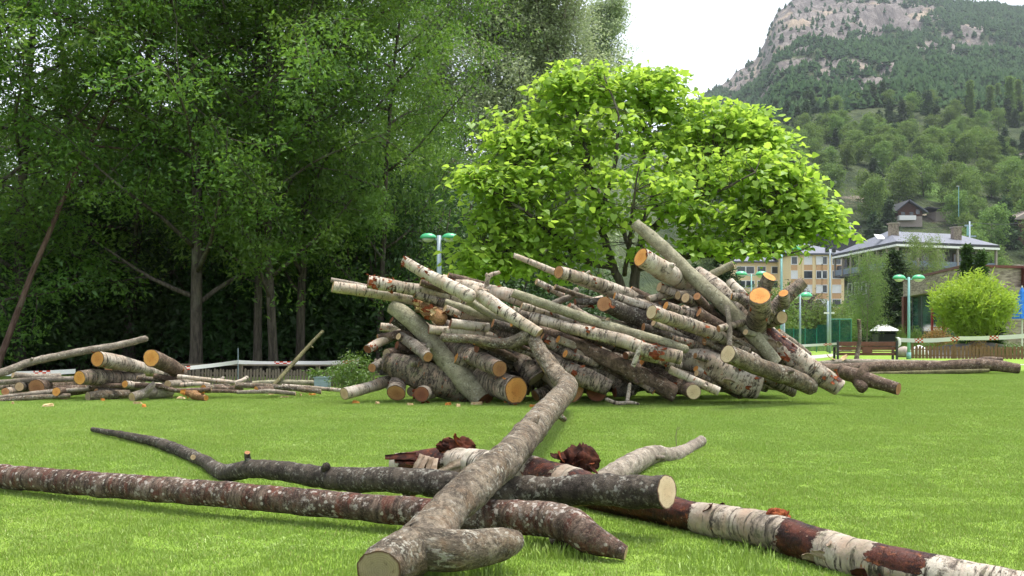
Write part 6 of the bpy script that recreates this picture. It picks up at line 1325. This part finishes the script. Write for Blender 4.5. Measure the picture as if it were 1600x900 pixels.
for sgn, xe in ((-1, a.x - 1.2), (1, b.x + 1.2)):
    zz = b.z - 0.6; m = MB(); m.hexa([(xe, dc-1.5, zz), (pk_.x, dc-1.5, pk_.z+0.1), (pk_.x, dc+12.5, pk_.z+0.1), (xe, dc+12.5, zz)], [(xe, dc-1.5, zz+0.4), (pk_.x, dc-1.5, pk_.z+0.5), (pk_.x, dc+12.5, pk_.z+0.5), (xe, dc+12.5, zz+0.4)]); m.build('roof', M['slate_dark'] if sgn < 0 else M['slate'], ch)
c = at(1416, 341, dc); MB().box(c.x - 2.6, c.x + 2.4, dc - 1.5, dc - 0.002, c.z - 0.7, c.z + 0.7).build('balcony', M['white'], ch)
for px, py in ((1411,335),(1424,335),(1434,331)): c = at(px, py, dc); quadwin(ch, 'window', c + Vector((0,-0.02,0)), (1,0,0), 0, 1.2, 1.5, 0.1, 'brownwall', 'glass', (0,-1,0))
a2 = at(1462, 352, dc + 6); b2 = at(1478, 330, dc + 6); MB().box(a2.x, b2.x, dc + 6, dc + 13, a2.z - 6, b2.z).build('annex_wall', M['stonewall_pale'], ch)
m = MB(); m.hexa([(a2.x - 2.5, dc+5, b2.z+0.9), (b2.x + 0.8, dc+5, b2.z+0.02), (b2.x + 0.8, dc+14, b2.z+0.02), (a2.x - 2.5, dc+14, b2.z+0.9)], [(a2.x - 2.5, dc+5, b2.z+1.3), (b2.x + 0.8, dc+5, b2.z+0.4), (b2.x + 0.8, dc+14, b2.z+0.4), (a2.x - 2.5, dc+14, b2.z+1.3)]); m.build('annex_roof', M['slate_dark'], ch)
hu = thing('hut', 'small hut with a pale roof at the right edge of the hillside', 'house', at(1600, 350, 300)); m = MB(); m.box(-1.6, 5, 0, 6, -6, 1.5); m.build('wall', M['brownwall'], hu); m = MB(); m.hexa([(-3.2,-1.2,1.2),(5,-1.2,1.2),(5,7,1.2),(-3.2,7,1.2)], [(-2.6,-1.2,1.7),(2,-1.2,4.4),(2,7,4.4),(-2.6,7,1.7)]); m.build('roof', M['stonewall_pale'], hu)
# stone pavilion
pv = thing('stone_pavilion', 'low stone-clad pavilion with glass wall and rust-red posts', 'building', (0, 0, 0))
c0 = Vector((at(1508, 417, 62).x, 62, 0)); zt = at(1508, 417, 62).z; l0 = at(1411, 443, 80); l0 = Vector((l0.x, 80, 0)); r0 = Vector((at(1592, 417, 64).x, 64, 0)); r1 = Vector((at(1720, 417, 66).x, 66, 0)); bk = l0 + (r1 - c0)
zb = zt - 1.15; m = MB(); m.hexa([Vector((p.x, p.y, zb)) for p in (c0, r1, bk, l0)], [Vector((p.x, p.y, zt)) for p in (c0, r1, bk, l0)]); m.build('stone_band', M['stone'], pv)
m = MB(); cen = (c0 + bk)/2; m.hexa([Vector((p.x, p.y, zt + 0.002)).lerp(Vector((cen.x, cen.y, zt + 0.002)), -0.012) for p in (c0, r1, bk, l0)], [Vector((p.x, p.y, zt + 0.16)).lerp(Vector((cen.x, cen.y, zt + 0.16)), -0.012) for p in (c0, r1, bk, l0)]); m.build('roof_edge', M['rust'], pv)
u = (l0 - c0).normalized(); nn = Vector((-abs(u.y), u.x, 0)).normalized()
gi_ = [c0 + Vector((0.5, 0.6, 0)), l0 + Vector((0.6, -0.3, 0))]
for i in range(5):
    p, q = gi_[0].lerp(gi_[1], i/5 + 0.01), gi_[0].lerp(gi_[1], (i+1)/5 - 0.01); cc = (p + q)/2; cc.z = (0.5 + zb)/2
    MB().obox(cc, (q - p)/2, Vector((0.03, 0, 0)), Vector((0, 0, (zb - 0.5)/2 - 0.02))).build('glass_pane', M['teal_glass'], pv)
    MB().obox(Vector((q.x, q.y, zb/2)), (0.05,0,0), (0,0.08,0), (0,0,zb/2 - 0.01)).build('mullion', M['iron'], pv)
cc = (gi_[0] + gi_[1])/2; cc.z = 0.25; MB().obox(cc, (gi_[1] - gi_[0])/2, (0.12,0,0), (0,0,0.24)).build('plinth', M['stone'], pv)
for p in (l0 + Vector((-0.05, -0.6, 0)),): MB().box(p.x - 0.2, p.x + 0.2, p.y - 0.2, p.y + 0.2, 0, zb - 0.002).build('post', M['rust'], pv)
MB().box(c0.x + 0.3, r1.x - 0.3, 62.9, 63.4, 0, zb - 0.002).build('front_wall', M['stone'], pv)
MB().box(r0.x - 0.05, r0.x + 0.9, r0.y - 0.9, r0.y - 0.3, 0, zt + 0.05).build('rust_panel', M['rust'], pv)
fr_ = [at(1438, 478, 71), at(1460, 512, 71)]; fx0, fx1, fz1, fz0 = fr_[0].x, fr_[1].x, fr_[0].z, fr_[1].z
rf = thing('red_frame', 'red metal frame standing before the pavilion glass', 'frame', (fx0, 69.0, 0)); k = 69.0/71
for x in (0.0, (fx1 - fx0)*0.8): MB().box(x - 0.06, x + 0.06, -0.06, 0.06, 0, fz1).build('upright', M['red'], rf)
for z in (fz1 - 0.1, fz0, (fz0 + fz1)/2): MB().box(0.06, (fx1 - fx0)*0.8 - 0.06, -0.04, 0.04, z - 0.04, z + 0.04).build('bar', M['red'], rf)
pa = thing('blue_parasol', 'folded blue parasol at the right edge beside the pavilion', 'parasol', (at(1597,0,56).x, 56, 0)); MB().tube([(0,0,0),(0,0,3.7)], 0.035, 8).build('pole', M['white'], pa)
MB().lathe([(0.50,1.95),(0.42,2.3),(0.25,2.9),(0.12,3.4),(0.03,3.62)], (0,0,0), 9).build('canopy', M['blue'], pa)
wt = thing('white_canopy', 'small white canopy roof behind the bench', 'canopy', (at(1383,0,82).x, 82, 0))
MB().poly([(-0.9,-1.0,1.35),(0.9,-1.0,1.35),(0.9,1.0,1.35),(-0.9,1.0,1.35),(-0.5,0,1.85),(0.1,0,1.85)], [(0,1,5,4),(1,2,5),(2,3,4,5),(3,0,4)]).build('roof', M['white'], wt)
for x in (-0.8, 0.8):
    for y in (-0.9, 0.9): MB().box(x - 0.05, x + 0.05, y - 0.05, y + 0.05, 0, 1.36).build('post', M['iron'], wt)
MB().box(-0.74, 0.74, -0.84, 0.84, 0.02, 1.1).build('side_wall', M['iron'], wt)
# garden bed behind the right fence
V, Fc = [], []; nx, ny = 22, 8
for j in range(ny):
    for i in range(nx):
        x = ground_at(1432, 53) + 0.28*i; y = 50.6 + 0.6*j; b = math.sin(math.pi*j/(ny-1))*math.sin(math.pi*i/(nx-1)); V.append((x, y, -0.02 + 0.75*b**0.7*(1 + 0.3*mnoise.noise(Vector((x*1.7, y*1.7, 0))))))
for j in range(ny-1):
    for i in range(nx-1): Fc.append((j*nx+i, j*nx+i+1, (j+1)*nx+i+1, (j+1)*nx+i))
tag(link('garden_bed', mesh_np('garden_bed', V, Fc), M['soil']), kind='structure')
def boulder(label, px, d, r, mat):
    V, Fc = [], []; n, mm = 10, 6; p = Vector((ground_at(px, d), d, r*0.5))
    for j in range(mm + 1):
        ph = math.pi*j/mm
        for i in range(n):
            a = 2*math.pi*i/n; q = Vector((math.sin(ph)*math.cos(a), math.sin(ph)*math.sin(a), math.cos(ph)*0.75)); V.append(q * r * (1 + 0.35*mnoise.noise(q*1.6 + p)))
    for j in range(mm):
        for i in range(n): Fc.append((j*n+i, j*n+(i+1)%n, (j+1)*n+(i+1)%n, (j+1)*n+i))
    tag(link('boulder', mesh_np('boulder', V, Fc), M[mat], None, p), label, 'boulder', 'garden boulders')
boulder('grey boulder at the foot of the right street lamp', 1413, 52, 0.42, 'stonewall_pale'); boulder('pale block beside the grey boulder', 1436, 51.5, 0.45, 'white')
# utility poles and wires
up_ = thing('utility_pole', 'grey utility pole with insulators above the slate roof', 'utility pole', (at(1515,0,195).x, 195, 0)); z = at(0,346,195).z
MB().tube([(0,0,0),(0,0,z)], [0.24,0.15], 8).build('pole', M['lamp_pole'], up_, smooth=True); MB().box(-0.9,0.5,-0.1,0.1,z-0.9,z-0.6).build('cross_arm', M['lamp_pole'], up_); MB().box(-0.5,-0.2,-0.12,0.12,z-2.6,z-0.9).build('switch_box', M['teal_pole'], up_); MB().box(0.3,1.2,-0.1,0.1,z-2.9,z-2.6).build('cross_arm', M['lamp_pole'], up_)
hl = thing('hillside_lamp', 'thin pale lamp post on the hillside meadow', 'street lamp', at(1498,322,300)); MB().tube([(0,0,-3),(0,0,5.6)], 0.10, 7).build('pole', M['teal_pole'], hl); MB().box(-0.6,0.1,-0.15,0.15,5.6,5.75).build('lamp_head', M['white'], hl)
def wire(label, a, b, sag):
    pts = [a.lerp(b, f/16) - Vector((0,0,sag*4*(f/16)*(1 - f/16))) for f in range(17)]; o = MB().tube(pts, 0.035, 4).build('overhead_wire', M['iron']); tag(o, label, 'wire', 'overhead wires')
wire('overhead wire running left from the utility pole', at(1514,347,195), at(1300,353,230), 1.2); wire('overhead wire running right from the utility pole', at(1516,347,195), at(1640,340,215), 0.8)
# dry stalk beside the crooked grey branch
st_ = MB().tube([P(1057,700,10.4), P(1056,682,10.4), P(1058,669,10.4), P(1062,667,10.4), P(1060,672,10.4)], [0.004,0.0035,0.003,0.003,0.002], 5).build('dry_stalk', M['picket']); tag(st_, 'thin dry curled stalk rising behind the crooked grey branch', 'stalk')

# ---------------------------------------------------------------- air
def haze():
    t = NT('haze'); v = t.n('ShaderNodeVolumePrincipled') if False else t.t.nodes.new('ShaderNodeVolumePrincipled')
    v.inputs['Color'].default_value = (0.80, 0.88, 0.97, 1); v.inputs['Density'].default_value = HAZE; v.inputs['Anisotropy'].default_value = 0.2
    t.t.links.new(v.outputs[0], t.out.inputs['Volume'])
    o = MB().box(-1500, 2200, -60, 2100, -1.0, 620).build('haze', t.m); tag(o, 'thin bluish mountain air', 'haze', kind='stuff')
HAZE = 0.00009
haze()
